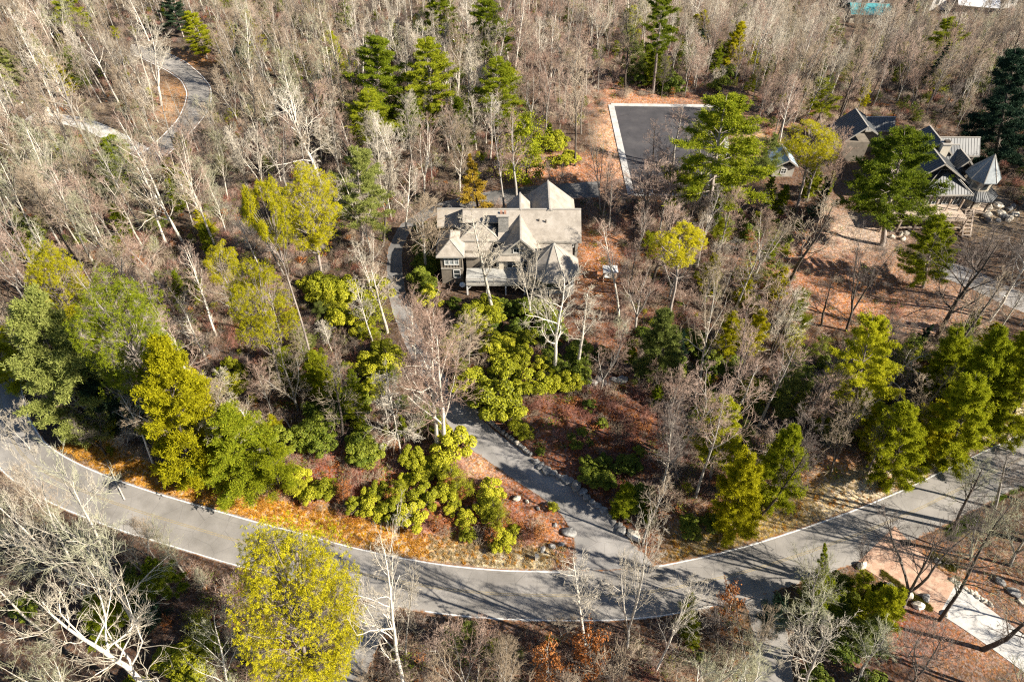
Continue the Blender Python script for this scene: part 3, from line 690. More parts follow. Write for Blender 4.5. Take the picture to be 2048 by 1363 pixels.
# detached left part of the house
roof_x(H2, 69.6, 75.4, 121.9, 123.6, 5.0, 6.9, mr, rib=.5)
roof_y(H2, 118.2, 125.2, 63.6, 67.7, 70.2, 4.2, 7.9, 6.4, mr, rib=.52)
MB().box(64.4, 75.0, 122.3, 125, -.3, 4.9).box(64.6, 69.6, 118.8, 122.2, -.3, 4.3).out('wall', M['siding'], H2)
settle(H2, None)
shed = empty('garden_shed', (53, 116, 0)); tag(shed, 'small outbuilding with a pale blue metal roof beside the court', 'shed')
roof_y(shed, -3.0, 2.6, -3.2, -.4, 1.6, 2.3, 3.9, 2.5, M['blue_roof'], rib=0)
MB().box(-2.8, 1.2, -2.6, 2.3, -.3, 2.3).out('wall', M['siding_pale'], shed)
window(shed, -.8, 1.3, -2.6, .9, 1.0, 2, 2)

# far houses beyond the hill, small in the picture
def far_house(px, py, w, d, h, roofm, wallm, label):
    p = P(px, py); o = empty('far_house', p, rnd.uniform(-.25, .25)); tag(o, label, 'house')
    MB().box(-w / 2, w / 2, -d / 2, d / 2, -1.5, h).out('wall', wallm, o)
    roof_x(o, -w / 2 - .4, w / 2 + .4, -d / 2 - .4, 0, h + .1, h + d * .28, roofm)
    for k in range(max(2, int(w / 4))): window(o, -w / 2 + (k + .5) * w / max(2, int(w / 4)), h * .55, -d / 2, 1.2, 1.4, 1, 2)
    return o
far_house(1728, 42, 14, 9, 4, M['teal_roof'], M['cream'], 'distant house with a teal metal roof among bare trees on the far hill')
far_house(1722, 12, 13, 9, 6, M['white_roof'], M['trim_white'], 'distant white house behind the teal-roofed house on the far hill')
far_house(1915, 8, 30, 12, 6, M['white_roof'], M['trim_white'], 'long distant white-roofed building at the top right of the far hill')
far_house(1942, 26, 14, 9, 4, M['white_roof'], M['cream'], 'distant low house with a pale roof below the long white-roofed building')
far_house(1985, 12, 12, 9, 6, M['white_roof'], M['trim_white'], 'distant white house right of the long white-roofed building')

# ------------------------------------------------------------------ vegetation: mesh building
def prisms(P0, P1, R0, R1, n=3):
    """many straight tapered n-sided twigs at once -> V, T"""
    P0 = np.asarray(P0); P1 = np.asarray(P1); D = P1 - P0; L = np.linalg.norm(D, axis=1, keepdims=True); L[L < 1e-6] = 1e-6; D = D / L
    ref = np.where(np.abs(D[:, 2:3]) > .9, np.array([[1., 0, 0]]), np.array([[0, 0, 1.]]))
    A = np.cross(D, ref); A /= np.linalg.norm(A, axis=1, keepdims=True); B = np.cross(D, A)
    m = len(P0); th = np.arange(n) * math.tau / n
    ring = A[:, None, :] * np.cos(th)[None, :, None] + B[:, None, :] * np.sin(th)[None, :, None]
    V0 = P0[:, None, :] + ring * np.asarray(R0).reshape(-1, 1, 1)
    if R1 is None:
        V = np.concatenate([V0, P1[:, None, :]], axis=1); k = n + 1
        base = (np.arange(m) * k)[:, None, None]
        t = np.array([[i, (i + 1) % n, n] for i in range(n)])[None]
        return V.reshape(-1, 3), (base + t).reshape(-1, 3)
    V1 = P1[:, None, :] + ring * np.asarray(R1).reshape(-1, 1, 1)
    V = np.concatenate([V0, V1], axis=1); k = 2 * n
    base = (np.arange(m) * k)[:, None, None]
    t = np.array([x for i in range(n) for x in ((i, (i + 1) % n, n + (i + 1) % n), (i, n + (i + 1) % n, n + i))])[None]
    return V.reshape(-1, 3), (base + t).reshape(-1, 3)
def tube(pts, rad, n):
    pts = np.asarray(pts); k = len(pts); D = np.gradient(pts, axis=0); D /= np.linalg.norm(D, axis=1, keepdims=True) + 1e-9
    ref = np.array([1., 0, 0]) if abs(D[0, 2]) > .7 else np.array([0, 0, 1.])
    A = np.cross(D, ref); A /= np.linalg.norm(A, axis=1, keepdims=True) + 1e-9; B = np.cross(D, A)
    th = np.arange(n) * math.tau / n
    V = (pts[:, None, :] + (A[:, None, :] * np.cos(th)[None, :, None] + B[:, None, :] * np.sin(th)[None, :, None]) * np.asarray(rad)[:, None, None]).reshape(-1, 3)
    T = []
    for i in range(k - 1):
        for j in range(n):
            a = i * n + j; b = i * n + (j + 1) % n; T += [(a, b, b + n), (a, b + n, a + n)]
    T += [((k - 1) * n + 0, (k - 1) * n + j, (k - 1) * n + j + 1) for j in range(1, n - 1)]
    return V, np.array(T)
class Geo:
    def __init__(s): s.V = []; s.T = []; s.t = []; s.n = 0
    def add(s, V, T, tint=0.5):
        s.V.append(V); s.T.append(T + s.n); s.t.append(np.full(len(V), tint) if np.isscalar(tint) else tint); s.n += len(V)
    def mesh(s, name, mat, smooth_=False):
        return np_mesh(name, np.concatenate(s.V), np.concatenate(s.T), [mat], np.concatenate(s.t), smooth_)
def unit(v): v = np.asarray(v, float); return v / (np.linalg.norm(v) + 1e-9)
def path(g, start, d, L, n, wob, up):
    pts = [np.array(start, float)]; d = unit(d)
    for i in range(n):
        d = unit(d + g.normal(0, wob, 3) + np.array([0, 0, up])); pts.append(pts[-1] + d * L / n)
    return np.array(pts), d
def around(g, d, ang):
    d = unit(d); r = g.normal(0, 1, 3); r -= d * r.dot(d); r = unit(r); return unit(d * math.cos(ang) + r * math.sin(ang))
def bare_tree(seed, H, style, tint=.5):
    """trunk and limbs in one mesh, fine branches and twigs in another"""
    g = np.random.default_rng(seed); TR = Geo(); TW = Geo()
    st = dict(slender=dict(t0=.42, nl=15, ll=.22, ang=.75, up=.10, forks=1, r=.0125, k1=7, k2=5, k3=4, tl=.55, wob=.05),
              spread=dict(t0=.30, nl=13, ll=.40, ang=.95, up=.07, forks=1, r=.0165, k1=7, k2=5, k3=4, tl=.6, wob=.11),
              fork=dict(t0=.25, nl=8, ll=.34, ang=.75, up=.09, forks=3, r=.0150, k1=7, k2=5, k3=4, tl=.6, wob=.09),
              broom=dict(t0=.28, nl=16, ll=.38, ang=.55, up=.07, forks=1, r=.0120, k1=8, k2=5, k3=5, tl=.6, wob=.05),
              sapling=dict(t0=.15, nl=10, ll=.42, ang=.7, up=.08, forks=2, r=.010, k1=6, k2=4, k3=4, tl=.3, wob=.08),
              droop=dict(t0=.25, nl=22, ll=.32, ang=1.35, up=-.02, forks=1, r=.0125, k1=9, k2=5, k3=5, tl=.5, wob=.06))[style]
    stems = []
    if st['forks'] == 1:
        pts, _ = path(g, (0, 0, -.4), (g.normal(0, .05), g.normal(0, .05), 1), H * .96, 11, st['wob'] * .6, .10)
        rad = H * st['r'] * (np.linspace(1, .12, 12) ** .8); stems.append((pts, rad, st['t0']))
    else:
        hf = H * g.uniform(.12, .32)
        p0, d = path(g, (0, 0, -.4), (g.normal(0, .04), 0, 1), hf, 3, .03, .1)
        rad0 = H * st['r'] * np.linspace(1.15, .9, 4); V, T = tube(p0, rad0, 7); TR.add(V, T, tint)
        a0 = g.uniform(0, 6.28)
        for k in range(st['forks']):
            a = a0 + k * math.tau / st['forks'] + g.normal(0, .3); s = g.uniform(.25, .5)
            pts, _ = path(g, p0[-1] - d * .15, (math.cos(a) * s, math.sin(a) * s, 1), (H - hf) * g.uniform(.85, 1), 9, st['wob'] * .8, .07)
            stems.append((pts, H * st['r'] * .75 * (np.linspace(1, .12, 10) ** .8), .22))
    L1 = []
    for pts, rad, t0 in stems:
        V, T = tube(pts, rad, 7 if H > 8 else 5); TR.add(V, T, tint)
        nl = st['nl'] if len(stems) == 1 else int(st['nl'] * .9)
        for k in range(nl):
            t = t0 + (1 - t0) * (k + g.uniform(0, .9)) / nl; x = t * (len(pts) - 1); i = min(int(x), len(pts) - 2); f = x - i
            p = pts[i] * (1 - f) + pts[i + 1] * f; r = (rad[i] * (1 - f) + rad[i + 1] * f)
            d = around(g, pts[i + 1] - pts[i], st['ang'] * g.uniform(.7, 1.2))
            if d[2] < -.1 and style != 'droop': d[2] *= -.5
            L = H * st['ll'] * g.uniform(.6, 1.1) * (1 - .55 * ((t - t0) / (1 - t0)) ** 1.5)
            L1.append((p, d, L, r * g.uniform(.38, .6)))
        L1.append((pts[-1], pts[-1] - pts[-2], H * .08, rad[-1]))
    L2 = []
    for p, d, L, r in L1:
        pts, _ = path(g, p, d, L, 5, st['wob'] * 1.6, st['up']); rad = r * np.linspace(1, .25, 6)
        V, T = tube(pts, rad, 5 if r > .03 else 4); TR.add(V, T, tint)
        k1 = max(3, int(st['k1'] * min(1.2, L / (H * .25) + .3)))
        for k in range(k1):
            t = .18 + .82 * (k + g.uniform(0, .9)) / k1; x = t * 5; i = min(int(x), 4); f = x - i
            q = pts[i] * (1 - f) + pts[i + 1] * f
            L2.append((q, around(g, pts[i + 1] - pts[i], g.uniform(.45, .95)), L * g.uniform(.32, .58) * (1.15 - .5 * t), max(.019, r * .5 * (1.1 - .6 * t))))
    if not L2: return TR, TW
    # levels 2, 3, 4 as arrays
    P0 = np.array([a[0] for a in L2]); D = np.array([unit(a[1]) for a in L2]); L = np.array([a[2] for a in L2]); Rr = np.array([a[3] for a in L2])
    def wiggle(P0, D, L, R0, R1, wob, up):
        D1 = D + g.normal(0, wob, D.shape) + np.array([0, 0, up]); D1 /= np.linalg.norm(D1, axis=1, keepdims=True)
        PM = P0 + D * (L * .5)[:, None]; PE = PM + D1 * (L * .5)[:, None]
        V, T = prisms(P0, PM, R0, (R0 + R1) / 2, 3); TW.add(V, T, tint); V, T = prisms(PM, PE, (R0 + R1) / 2, R1, 3); TW.add(V, T, tint)
        return PM, PE, D1
    PM, PE, D1 = wiggle(P0, D, L, Rr, Rr * .35, .28, st['up'])
    def spawn(P0, PM, PE, D, D1, L, k, a0, a1, lf):
        m = len(P0); t = g.uniform(.15, 1.0, (m, k)); t[:, 0] = .99
        Pp = np.where((t < .5)[..., None], P0[:, None] + (PM - P0)[:, None] * (t * 2)[..., None], PM[:, None] + (PE - PM)[:, None] * (t * 2 - 1)[..., None])
        Dd = np.where((t < .5)[..., None], D[:, None], D1[:, None]); rr = g.normal(0, 1, Dd.shape); rr -= Dd * (rr * Dd).sum(-1, keepdims=True); rr /= np.linalg.norm(rr, axis=-1, keepdims=True)
        an = g.uniform(a0, a1, (m, k, 1)); ND = Dd * np.cos(an) + rr * np.sin(an)
        NL = (L[:, None] * lf * g.uniform(.6, 1.2, (m, k)) * (1.2 - .5 * t))
        return Pp.reshape(-1, 3), ND.reshape(-1, 3), NL.reshape(-1)
    p, d, l = spawn(P0, PM, PE, D, D1, L, st['k2'], .35, .9, .5); l = np.maximum(l, st['tl'] * .6)
    d[:, 2] += st['up'] * 1.2; d /= np.linalg.norm(d, axis=1, keepdims=True)
    r3 = np.full(len(p), .0115 if H > 8 else .008)
    PM, PE, D1 = wiggle(p, d, l, r3, r3 * .6, .3, st['up'])
    p, d, l = spawn(p, PM, PE, d, D1, l, st['k3'], .3, .85, .7); l = np.clip(l, st['tl'] * .5, st['tl'] * 1.6)
    d[:, 2] += st['up']; d /= np.linalg.norm(d, axis=1, keepdims=True)
    V, T = prisms(p, p + d * l[:, None], np.full(len(p), .0080 if H > 8 else .006), None, 3); TW.add(V, T, tint)
    return TR, TW
def tufts(G, g, C, A, L, k, w, tint, spread=.75):
    """needle tufts: k slim needle bundles round each centre"""
    C = np.asarray(C); m = len(C); A = np.asarray(A)
    D = A[:, None, :] * (1 - spread) + g.normal(0, 1, (m, k, 3)) * spread; D /= np.linalg.norm(D, axis=-1, keepdims=True)
    LL = (np.asarray(L).reshape(-1, 1) * g.uniform(.7, 1.15, (m, k)))[..., None]
    rr = g.normal(0, 1, D.shape); rr -= D * (rr * D).sum(-1, keepdims=True); rr /= np.linalg.norm(rr, axis=-1, keepdims=True)
    B0 = C[:, None] + rr * w; B1 = C[:, None] - rr * w; Pm = C[:, None] + D * LL * .6 ; P1 = C[:, None] + D * LL
    # a bundle is a slim kite: base, two shoulders, tip
    V = np.stack([np.broadcast_to(C[:, None], D.shape), Pm + rr * w, P1, Pm - rr * w], axis=2).reshape(-1, 3)
    b = (np.arange(m * k) * 4)[:, None]; T = np.concatenate([b + [0, 1, 2], b + [0, 2, 3]], axis=0)
    tt = np.repeat(np.broadcast_to(np.asarray(tint).reshape(-1, 1), (m, k)).reshape(-1), 4)
    G.add(V, T, tt)
def leaves(G, g, C, Nn, L, w, tint):
    """broad leaves: folded diamonds facing roughly along Nn"""
    m = len(C); Nn = Nn + g.normal(0, .45, Nn.shape); Nn /= np.linalg.norm(Nn, axis=1, keepdims=True)
    rr = g.normal(0, 1, Nn.shape); rr -= Nn * (rr * Nn).sum(-1, keepdims=True); rr /= np.linalg.norm(rr, axis=1, keepdims=True); ss = np.cross(Nn, rr)
    LL = (L * g.uniform(.7, 1.2, m))[:, None]
    V = np.stack([C - rr * LL * .5, C + ss * w + Nn * w * .3, C + rr * LL * .5, C - ss * w + Nn * w * .3], axis=1).reshape(-1, 3)
    b = (np.arange(m) * 4)[:, None]; T = np.concatenate([b + [0, 1, 2], b + [0, 2, 3]], axis=0)
    G.add(V, T, np.repeat(tint, 4))
def white_pine(seed, H, full=.25, wid=.24, k=9, dens=1.0):
    """tiers of level boughs carrying flat plumes of needles"""
    g = np.random.default_rng(seed); TR = Geo(); G = Geo()
    pts, _ = path(g, (0, 0, -.4), (0, 0, 1), H + .3, 10, .018, .1); rad = H * .0135 * np.linspace(1, .06, 11); V, T = tube(pts, rad, 7); TR.add(V, T)
    z = full * H; C = []; A = []
    side = g.uniform(0, 6.28)
    while z < H * .985:
        f = (z / H - full) / (1 - full); base = wid * H * (min(1, .55 + f * 2.2) * (1 - f) ** .62 + .05)
        nb = 6 if f < .85 else 5; a0 = g.uniform(0, 6.28)
        for j in range(nb):
            if g.random() < .14 and f < .8: continue
            a = a0 + j * math.tau / nb + g.normal(0, .25); L = base * g.uniform(.55, 1.22)
            d = np.array([math.cos(a), math.sin(a), .12 + .75 * f ** 1.5]); x = z / (H + .3) * 10; i = min(int(x), 9); p = pts[i] + (pts[i + 1] - pts[i]) * (x - i)
            bp, _ = path(g, p, d, L, 5, .09, .03); V, T = tube(bp, max(.02, L * .017) * np.linspace(1, .3, 6), 4); TR.add(V, T)
            ns = int((10 + L * 10) * dens)
            t = g.uniform(.28, 1.0, ns) ** .8; xx = t * 5; ii = np.minimum(xx.astype(int), 4); q = bp[ii] + (bp[ii + 1] - bp[ii]) * (xx - ii)[:, None]
            sd = g.normal(0, 1, ns) ; perp = unit(np.array([-d[1], d[0], 0])); dd = unit(d)
            offs = perp[None] * (sd * L * .15 * (1.3 - t))[:, None]
            e = q + offs + np.array([0, 0, .1]) + dd[None] * (np.abs(sd) * L * .07)[:, None] + g.normal(0, .06, (ns, 3))
            V, T = prisms(q, e, np.full(ns, .014), None, 3); TR.add(V, T)
            per = 4
            ee = (e[:, None] + (e - q)[:, None] * g.uniform(-.5, .15, (ns, per, 1)) + g.normal(0, .15, (ns, per, 3)) * np.array([1, 1, .35])).reshape(-1, 3)
            C.append(ee); A.append(np.repeat((dd * .7 + np.array([0, 0, .75]))[None], len(ee), 0))
        z += H * g.uniform(.042, .07)
    tz = np.arange(10) / 10 * .1
    C = np.concatenate(C); A = np.concatenate(A); A /= np.linalg.norm(A, axis=1, keepdims=True)
    tint = np.clip(g.normal(.5, .22, len(C)), 0, 1)
    tufts(G, g, C, A, np.full(len(C), .28), k, .026, tint, .6)
    return TR, G
def round_pine(seed, H, t0=.55, wid=.2, k=9, clumps=60, per=26, tl=.2):
    """tall bare trunk and a rounded crown of dense tufts on crooked limbs"""
    g = np.random.default_rng(seed); TR = Geo(); G = Geo()
    pts, _ = path(g, (0, 0, -.4), (g.normal(0, .03), g.normal(0, .03), 1), H * .97, 10, .035, .06); rad = H * .0125 * np.linspace(1, .2, 11) ** .9; V, T = tube(pts, rad, 8); TR.add(V, T)
    top = pts[-1]; cz = H * (t0 + 1) / 2; rz = H * (1 - t0) / 2; rx = H * wid
    for j in range(5):     # dead stubs below the crown
        t = g.uniform(t0 - .25, t0); x = t * 10; i = int(x); p = pts[i]; bp, _ = path(g, p, (g.normal(), g.normal(), .1), g.uniform(.6, 2), 3, .15, 0); V, T = tube(bp, [.03, .022, .015, .008], 3); TR.add(V, T)
    C = []; A = []
    for c in range(clumps):
        u = unit(g.normal(0, 1, 3)); rr = g.uniform(.45, 1) ** .5
        p = np.array([top[0] * .6, top[1] * .6, cz]) + u * np.array([rx, rx, rz]) * rr * g.uniform(.85, 1.08)
        i = min(9, max(3, int((p[2] - rx * .5) / H * 10))); q = pts[i]
        n = 4; bp = np.array([q + (p - q) * f + g.normal(0, .12, 3) * (0 < f < 1) - np.array([0, 0, .25 * math.sin(f * 3.14)]) for f in np.linspace(0, 1, n + 1)])
        V, T = tube(bp, .055 * np.linspace(1, .3, n + 1), 4); TR.add(V, T)
        cr = g.uniform(.6, 1.1) * rx * .27; m = int(per * g.uniform(.7, 1.2)); v = g.normal(0, 1, (m, 3)); v[:, 2] = v[:, 2] * .7 + .35; v /= np.linalg.norm(v, axis=1, keepdims=True)
        e = p + v * cr * g.uniform(.6, 1.1, (m, 1)); V, T = prisms(np.repeat(p[None], m, 0), e, np.full(m, .008), None, 3); TR.add(V, T)
        C.append(e); A.append(v)
    C = np.concatenate(C); A = np.concatenate(A); tint = np.clip(g.normal(.55, .2, len(C)), 0, 1)
    tufts(G, g, C, A, np.full(len(C), tl), k, .015, tint, .93)
    return TR, G
def bushy(seed, H, wid=.32, n=2600, shape='egg', L=.2, w=.05, leaf=False, k=5):
    """evergreen that is leafy to the ground, built of uneven boughs"""
    g = np.random.default_rng(seed); TR = Geo(); G = Geo()
    pts, _ = path(g, (0, 0, -.3), (0, 0, 1), H * .95, 7, .04, .05); V, T = tube(pts, H * .014 * np.linspace(1, .15, 8), 6); TR.add(V, T)
    nb = int(26 + H * 2.2); C = []; A = []
    for j in range(nb):
        f = (j + g.uniform(0, 1)) / nb; z = H * (.06 + .9 * f)
        prof = {'egg': (1 - f) ** .7 * (1 + .9 * f), 'cone': (1 - f) ** .95 + .03, 'dome': math.sqrt(max(.02, 1 - (f * 1.02) ** 2.4))}[shape]
        a = j * 2.4 + g.normal(0, .4); Lb = wid * H * prof * g.uniform(.5, 1.25); d = np.array([math.cos(a), math.sin(a), .15 + .5 * f])
        i = min(6, int(z / H * 7)); bp, _ = path(g, pts[i] * (1, 1, 0) + (0, 0, z), d, Lb, 3, .12, .05); V, T = tube(bp, [.035, .025, .018, .008], 3); TR.add(V, T)
        m = int(n / nb * (prof + .35)); t = g.uniform(.35, 1, m) ** .7 * 3; ii = np.minimum(t.astype(int), 2); q = bp[ii] + (bp[ii + 1] - bp[ii]) * (t - ii)[:, None]
        s = Lb * .26; v = g.normal(0, 1, (m, 3)) * np.array([1, 1, .55]); q = q + v * np.minimum(s * .5, .34)
        C.append(q); A.append(v / (np.linalg.norm(v, axis=1, keepdims=True) + .01) + d * .5 + np.array([0, 0, .5]))
    C = np.concatenate(C); A = np.concatenate(A); A /= np.linalg.norm(A, axis=1, keepdims=True); C[:, 2] = np.maximum(C[:, 2], .1)
    tint = np.clip(g.normal(.5, .24, len(C)), 0, 1)
    if leaf: leaves(G, g, C, A, L, w, tint)
    else: tufts(G, g, C, A, np.full(len(C), L), k, w * .55, tint, .6)
    return TR, G
def shrub(seed, R_=1.0, n=1500, L=.2, w=.045, lobes=9):
    """many-stemmed broadleaf shrub: lobes of leaf whorls with gaps between"""
    g = np.random.default_rng(seed); TR = Geo(); G = Geo(); C = []; A = []
    for j in range(lobes):
        a = j * 2.4; rr = R_ * .82 * math.sqrt(j / lobes); c = np.array([rr * math.cos(a), rr * math.sin(a), R_ * g.uniform(.45, 1.4) * (1.1 - .5 * rr / R_)]) ; s = R_ * g.uniform(.20, .40)
        bp, _ = path(g, (g.normal(0, .08), g.normal(0, .08), -.1), c, np.linalg.norm(c), 3, .08, 0); V, T = tube(bp, [.04, .03, .02, .012], 4); TR.add(V, T)
        m = n // lobes; v = g.normal(0, 1, (m, 3)); v /= np.linalg.norm(v, axis=1, keepdims=True); v[:, 2] = np.abs(v[:, 2]) * 1.1 - .25
        C.append(c + v * s * g.uniform(.55, 1.1, (m, 1)) ** .6 * np.array([1, 1, .85])); A.append(v + np.array([0, 0, .7]))
        mm = 14; vv = g.normal(0, 1, (mm, 3)); vv[:, 2] = np.abs(vv[:, 2]); vv /= np.linalg.norm(vv, axis=1, keepdims=True)
        V, T = prisms(np.repeat(bp[2][None], mm, 0), c + vv * s * .9, np.full(mm, .012), None, 3); TR.add(V, T)
    C = np.concatenate(C); A = np.concatenate(A); A /= np.linalg.norm(A, axis=1, keepdims=True); C[:, 2] = np.maximum(C[:, 2], .06)
    leaves(G, g, C, A, L, w, np.clip(g.normal(.5, .24, len(C)), 0, 1))
    return TR, G
def brush(seed, h=.8, n=55, kind='twig'):
    g = np.random.default_rng(seed); G = Geo()
    b = g.normal(0, h * .35, (n, 3)) * (1, 1, 0); v = g.normal(0, .42, (n, 3)); v[:, 2] = 1; v /= np.linalg.norm(v, axis=1, keepdims=True); l = h * g.uniform(.5, 1.2, n)
    if kind == 'twig':
        V, T = prisms(b, b + v * l[:, None], np.full(n, .011), None, 3); G.add(V, T, .5)
        q = (b + v * (l * .6)[:, None]); q = np.repeat(q, 3, 0); d = np.repeat(v, 3, 0) + g.normal(0, .6, (n * 3, 3)); V, T = prisms(q, q + d * h * .35, np.full(n * 3, .008), None, 3); G.add(V, T, .5)
    elif kind == 'grass':
        w = g.normal(0, 1, (n, 3)) * (1, 1, 0); w /= np.linalg.norm(w, axis=1, keepdims=True); w *= .016
        V = np.stack([b - w, b + w, b + v * l[:, None]], axis=1).reshape(-1, 3); G.add(V, np.arange(n * 3).reshape(-1, 3), np.repeat(np.clip(g.normal(.5, .25, n), 0, 1), 3))
    else:
        C = g.normal(0, 1, (n, 3)) * (h * .5, h * .5, h * .3); C[:, 2] = np.abs(C[:, 2]) + .05; leaves(G, g, C, np.tile([0, 0, 1.], (n, 1)), .17, .05, np.clip(g.normal(.5, .25, n), 0, 1))
    return G

# ------------------------------------------------------------------ prototypes (shared meshes), each with a nominal height
PROTO = {}
def proto(key, pair, H, trunk_mat, crown_mat):
    TR, CR = pair
    PROTO[key] = (TR.mesh(key + '_trunk', M[trunk_mat], False), CR.mesh(key + '_crown', M[crown_mat]), H)
for i in range(6): proto(f'slender{i}', bare_tree(100 + i, 16, 'slender'), 16, 'bark_pale', 'twig_tan')
for i in range(4): proto(f'spread{i}', bare_tree(200 + i, 15, 'spread'), 15, 'bark_pale', 'twig_pale')
for i in range(3): proto(f'fork{i}', bare_tree(300 + i, 14, 'fork'), 14, 'bark_pale', 'twig_tan')
for i in range(4): proto(f'broom{i}', bare_tree(400 + i, 13, 'broom'), 13, 'bark_grey', 'twig_pink')
for i in range(3): proto(f'sapling{i}', bare_tree(500 + i, 5, 'sapling'), 5, 'bark_grey', 'twig_tan')
proto('droop0', bare_tree(600, 12, 'droop'), 12, 'bark_pale', 'twig_pale')
for i in range(3): proto(f'wpine{i}', white_pine(700 + i, 18, .18 + .08 * i, .25, 8), 18, 'bark_pine', 'needle_white')
for i in range(3): proto(f'fpine{i}', white_pine(750 + i, 13, .07, .25 + .02 * i, 7, 1.05), 13, 'bark_dark', 'needle_green')
proto('spruce0', white_pine(710, 18, .06, .20, 9, 1.2), 18, 'bark_dark', 'needle_dark')
proto('tallpine0', white_pine(711, 22, .45, .17, 9), 22, 'bark_pine', 'needle_white')
for i in range(3): proto(f'rpine{i}', round_pine(720 + i, 18, (.50, .34, .74)[i], (.21, .2, .15)[i], 14, (74, 100, 44)[i], 62, .20), 18, 'bark_pine', 'needle_gold')
proto('goldpine0', round_pine(740, 18, .20, .24, 15, 165, 60, .16), 18, 'bark_pine', 'needle_gold')
for i in range(4): proto(f'bushy{i}', bushy(800 + i, 9, .30 + .04 * (i % 2), 6500, 'egg', .2, .04), 9, 'bark_dark', 'needle_green')
proto('cone0', bushy(810, 8, .2, 4200, 'cone', .16, .045), 8, 'bark_dark', 'leaf_orange')
proto('cone1', bushy(811, 10, .22, 3600, 'cone'), 10, 'bark_dark', 'needle_green')
for i in range(2): proto(f'brownleaf{i}', bushy(820 + i, 5, .42, 1500, 'dome', .2, .06, True), 5, 'bark_grey', 'leaf_brown')
for i in range(2): proto(f'laurel{i}', bushy(830 + i, 5, .5, 6000, 'dome', .14, .036, True), 5, 'bark_dark', 'leaf_rhodo')
for i in range(5): proto(f'shrub{i}', shrub(900 + i, 1.0, 2800, .13, .032, 11), 1.4, 'bark_dark', 'leaf_rhodo')

def plant(name, key, loc, H, label, cat, group=None, wide=1.0, rz=None, tm=None, cm=None, lean=None, crown_name='crown'):
    tme, cme, h0 = PROTO[key]; s = H / h0
    o = bpy.data.objects.new(name, None); S.collection.objects.link(o); o.empty_display_size = .3
    o.location = loc; o.scale = (s * wide, s * wide, s)
    lx, ly = lean if lean else (rnd.gauss(0, .055), rnd.gauss(0, .055))
    o.rotation_euler = (lx, ly, rnd.uniform(0, 6.28) if rz is None else rz)
    tag(o, label, cat, group)
    for nm, me, mt in (('trunk', tme, tm), (crown_name, cme, cm)):
        c = bpy.data.objects.new(nm, me); S.collection.objects.link(c); c.parent = o
        if mt: c.material_slots[0].link = 'OBJECT'; c.material_slots[0].material = M[mt]
    return o
ITEMS = []       # (x, y, radius) of what already stands
def hero(name, key, base, top, width, label, cat='tree', group=None, tm=None, cm=None, rz=None):
    """base pixel on the ground, top pixel, crown width in pixels"""
    b = P(*base); b.z = float(ground_z(b.x, b.y)); H = max(1.0, height_for(b, top[1]))
    tx = P(top[0], top[1], b.z + H); d = Q(b.x, b.y, b.z + H * .7)[2]; ww = width * (1.08 if name == 'white_pine' else .86) * d / FOC
    me = PROTO[key][1]; co = me_width[key] * H / PROTO[key][2]; wide = min(1.6, max(.36, ww / co))
    lean = (0, 0)
    dx = (tx.x - b.x) / H
    o = plant(name, key, b, H, label, cat, group, wide, rz, tm, cm, None)
    o.rotation_mode = 'XYZ'
    dx = max(-.45, min(.45, dx)); rzv = rnd.uniform(0, 6.28) if rz is None else rz
    o.rotation_euler = (Matrix.Rotation(math.atan(dx), 3, 'Y') @ Matrix.Rotation(rzv, 3, 'Z')).to_euler()
    ITEMS.append((b.x, b.y, 1.2)); return o
me_width = {}
for k_, (tme, cme, h0) in PROTO.items():
    co = np.empty(len(cme.vertices) * 3, np.float32); cme.vertices.foreach_get('co', co); co = co.reshape(-1, 3)
    me_width[k_] = float(np.percentile(np.abs(co[:, :2]), 97) * 2)

# --- evergreens that stand out one by one
hero('golden_pine', 'goldpine0', (626, 1392), (548, 1070), 262, 'big bright yellow-green pine in front of the road, nearest the camera', cm='needle_gold')
hero('tall_pine', 'rpine0', (566, 795), (490, 540), 145, 'yellow-topped pine with twin bare trunks left of the driveway, lowest round crown')
hero('tall_pine', 'rpine1', (648, 570), (612, 338), 135, 'broad rounded yellow-green pine left of the taupe house, the widest crown there')
hero('tall_pine', 'rpine2', (637, 768), (517, 358), 85, 'very tall pine with a long bare pale trunk slanting past the small round pine')
hero('tall_pine', 'rpine0', (462, 635), (432, 483), 70, 'small round yellow pine between the lower yellow pine and the left woods')
hero('tall_pine', 'rpine1', (160, 730), (85, 490), 115, 'yellow round-crowned pine nearest the left edge of the photo', cm='needle_gold')
hero('tall_pine', 'rpine2', (1335, 655), (1357, 465), 118, 'lone yellow round pine right of the taupe house and its orange lawn')
hero('tall_pine', 'rpine0', (1592, 425), (1640, 246), 120, 'flat-topped yellow-green pine between the blue-roofed shed and the metal-roofed house')
hero('tall_pine', 'rpine1', (345, 880), (215, 560), 185, 'open wide yellow-green pine with pale limbs above the left bend of the road', cm='needle_white')
hero('bushy_pine', 'fpine0', (1462, 1070), (1497, 890), 100, 'bright yellow bushy pine at the top of the grassy verge by the road', cm='needle_gold')
hero('bushy_pine', 'fpine1', (385, 958), (312, 680), 165, 'large yellow-green bushy evergreen overhanging the roadside grass at the left', cm='needle_gold')
hero('bushy_pine', 'fpine2', (490, 968), (455, 820), 150, 'dark-based yellow-green evergreen right of the large one on the roadside', cm='needle_white')
hero('bushy_pine', 'fpine0', (185, 860), (60, 575), 160, 'grey-green evergreen at the inside of the left road bend', cm='needle_grey')
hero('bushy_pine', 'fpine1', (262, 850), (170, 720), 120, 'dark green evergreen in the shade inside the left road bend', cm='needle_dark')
hero('white_pine', 'wpine0', (245, 392), (220, 268), 105, 'lone green conifer below the pale paved patch at the upper left')
hero('white_pine', 'wpine1', (1700, 860), (1745, 620), 110, 'green conifer right of the reddish bare trees in the right-hand woods', cm='needle_green')
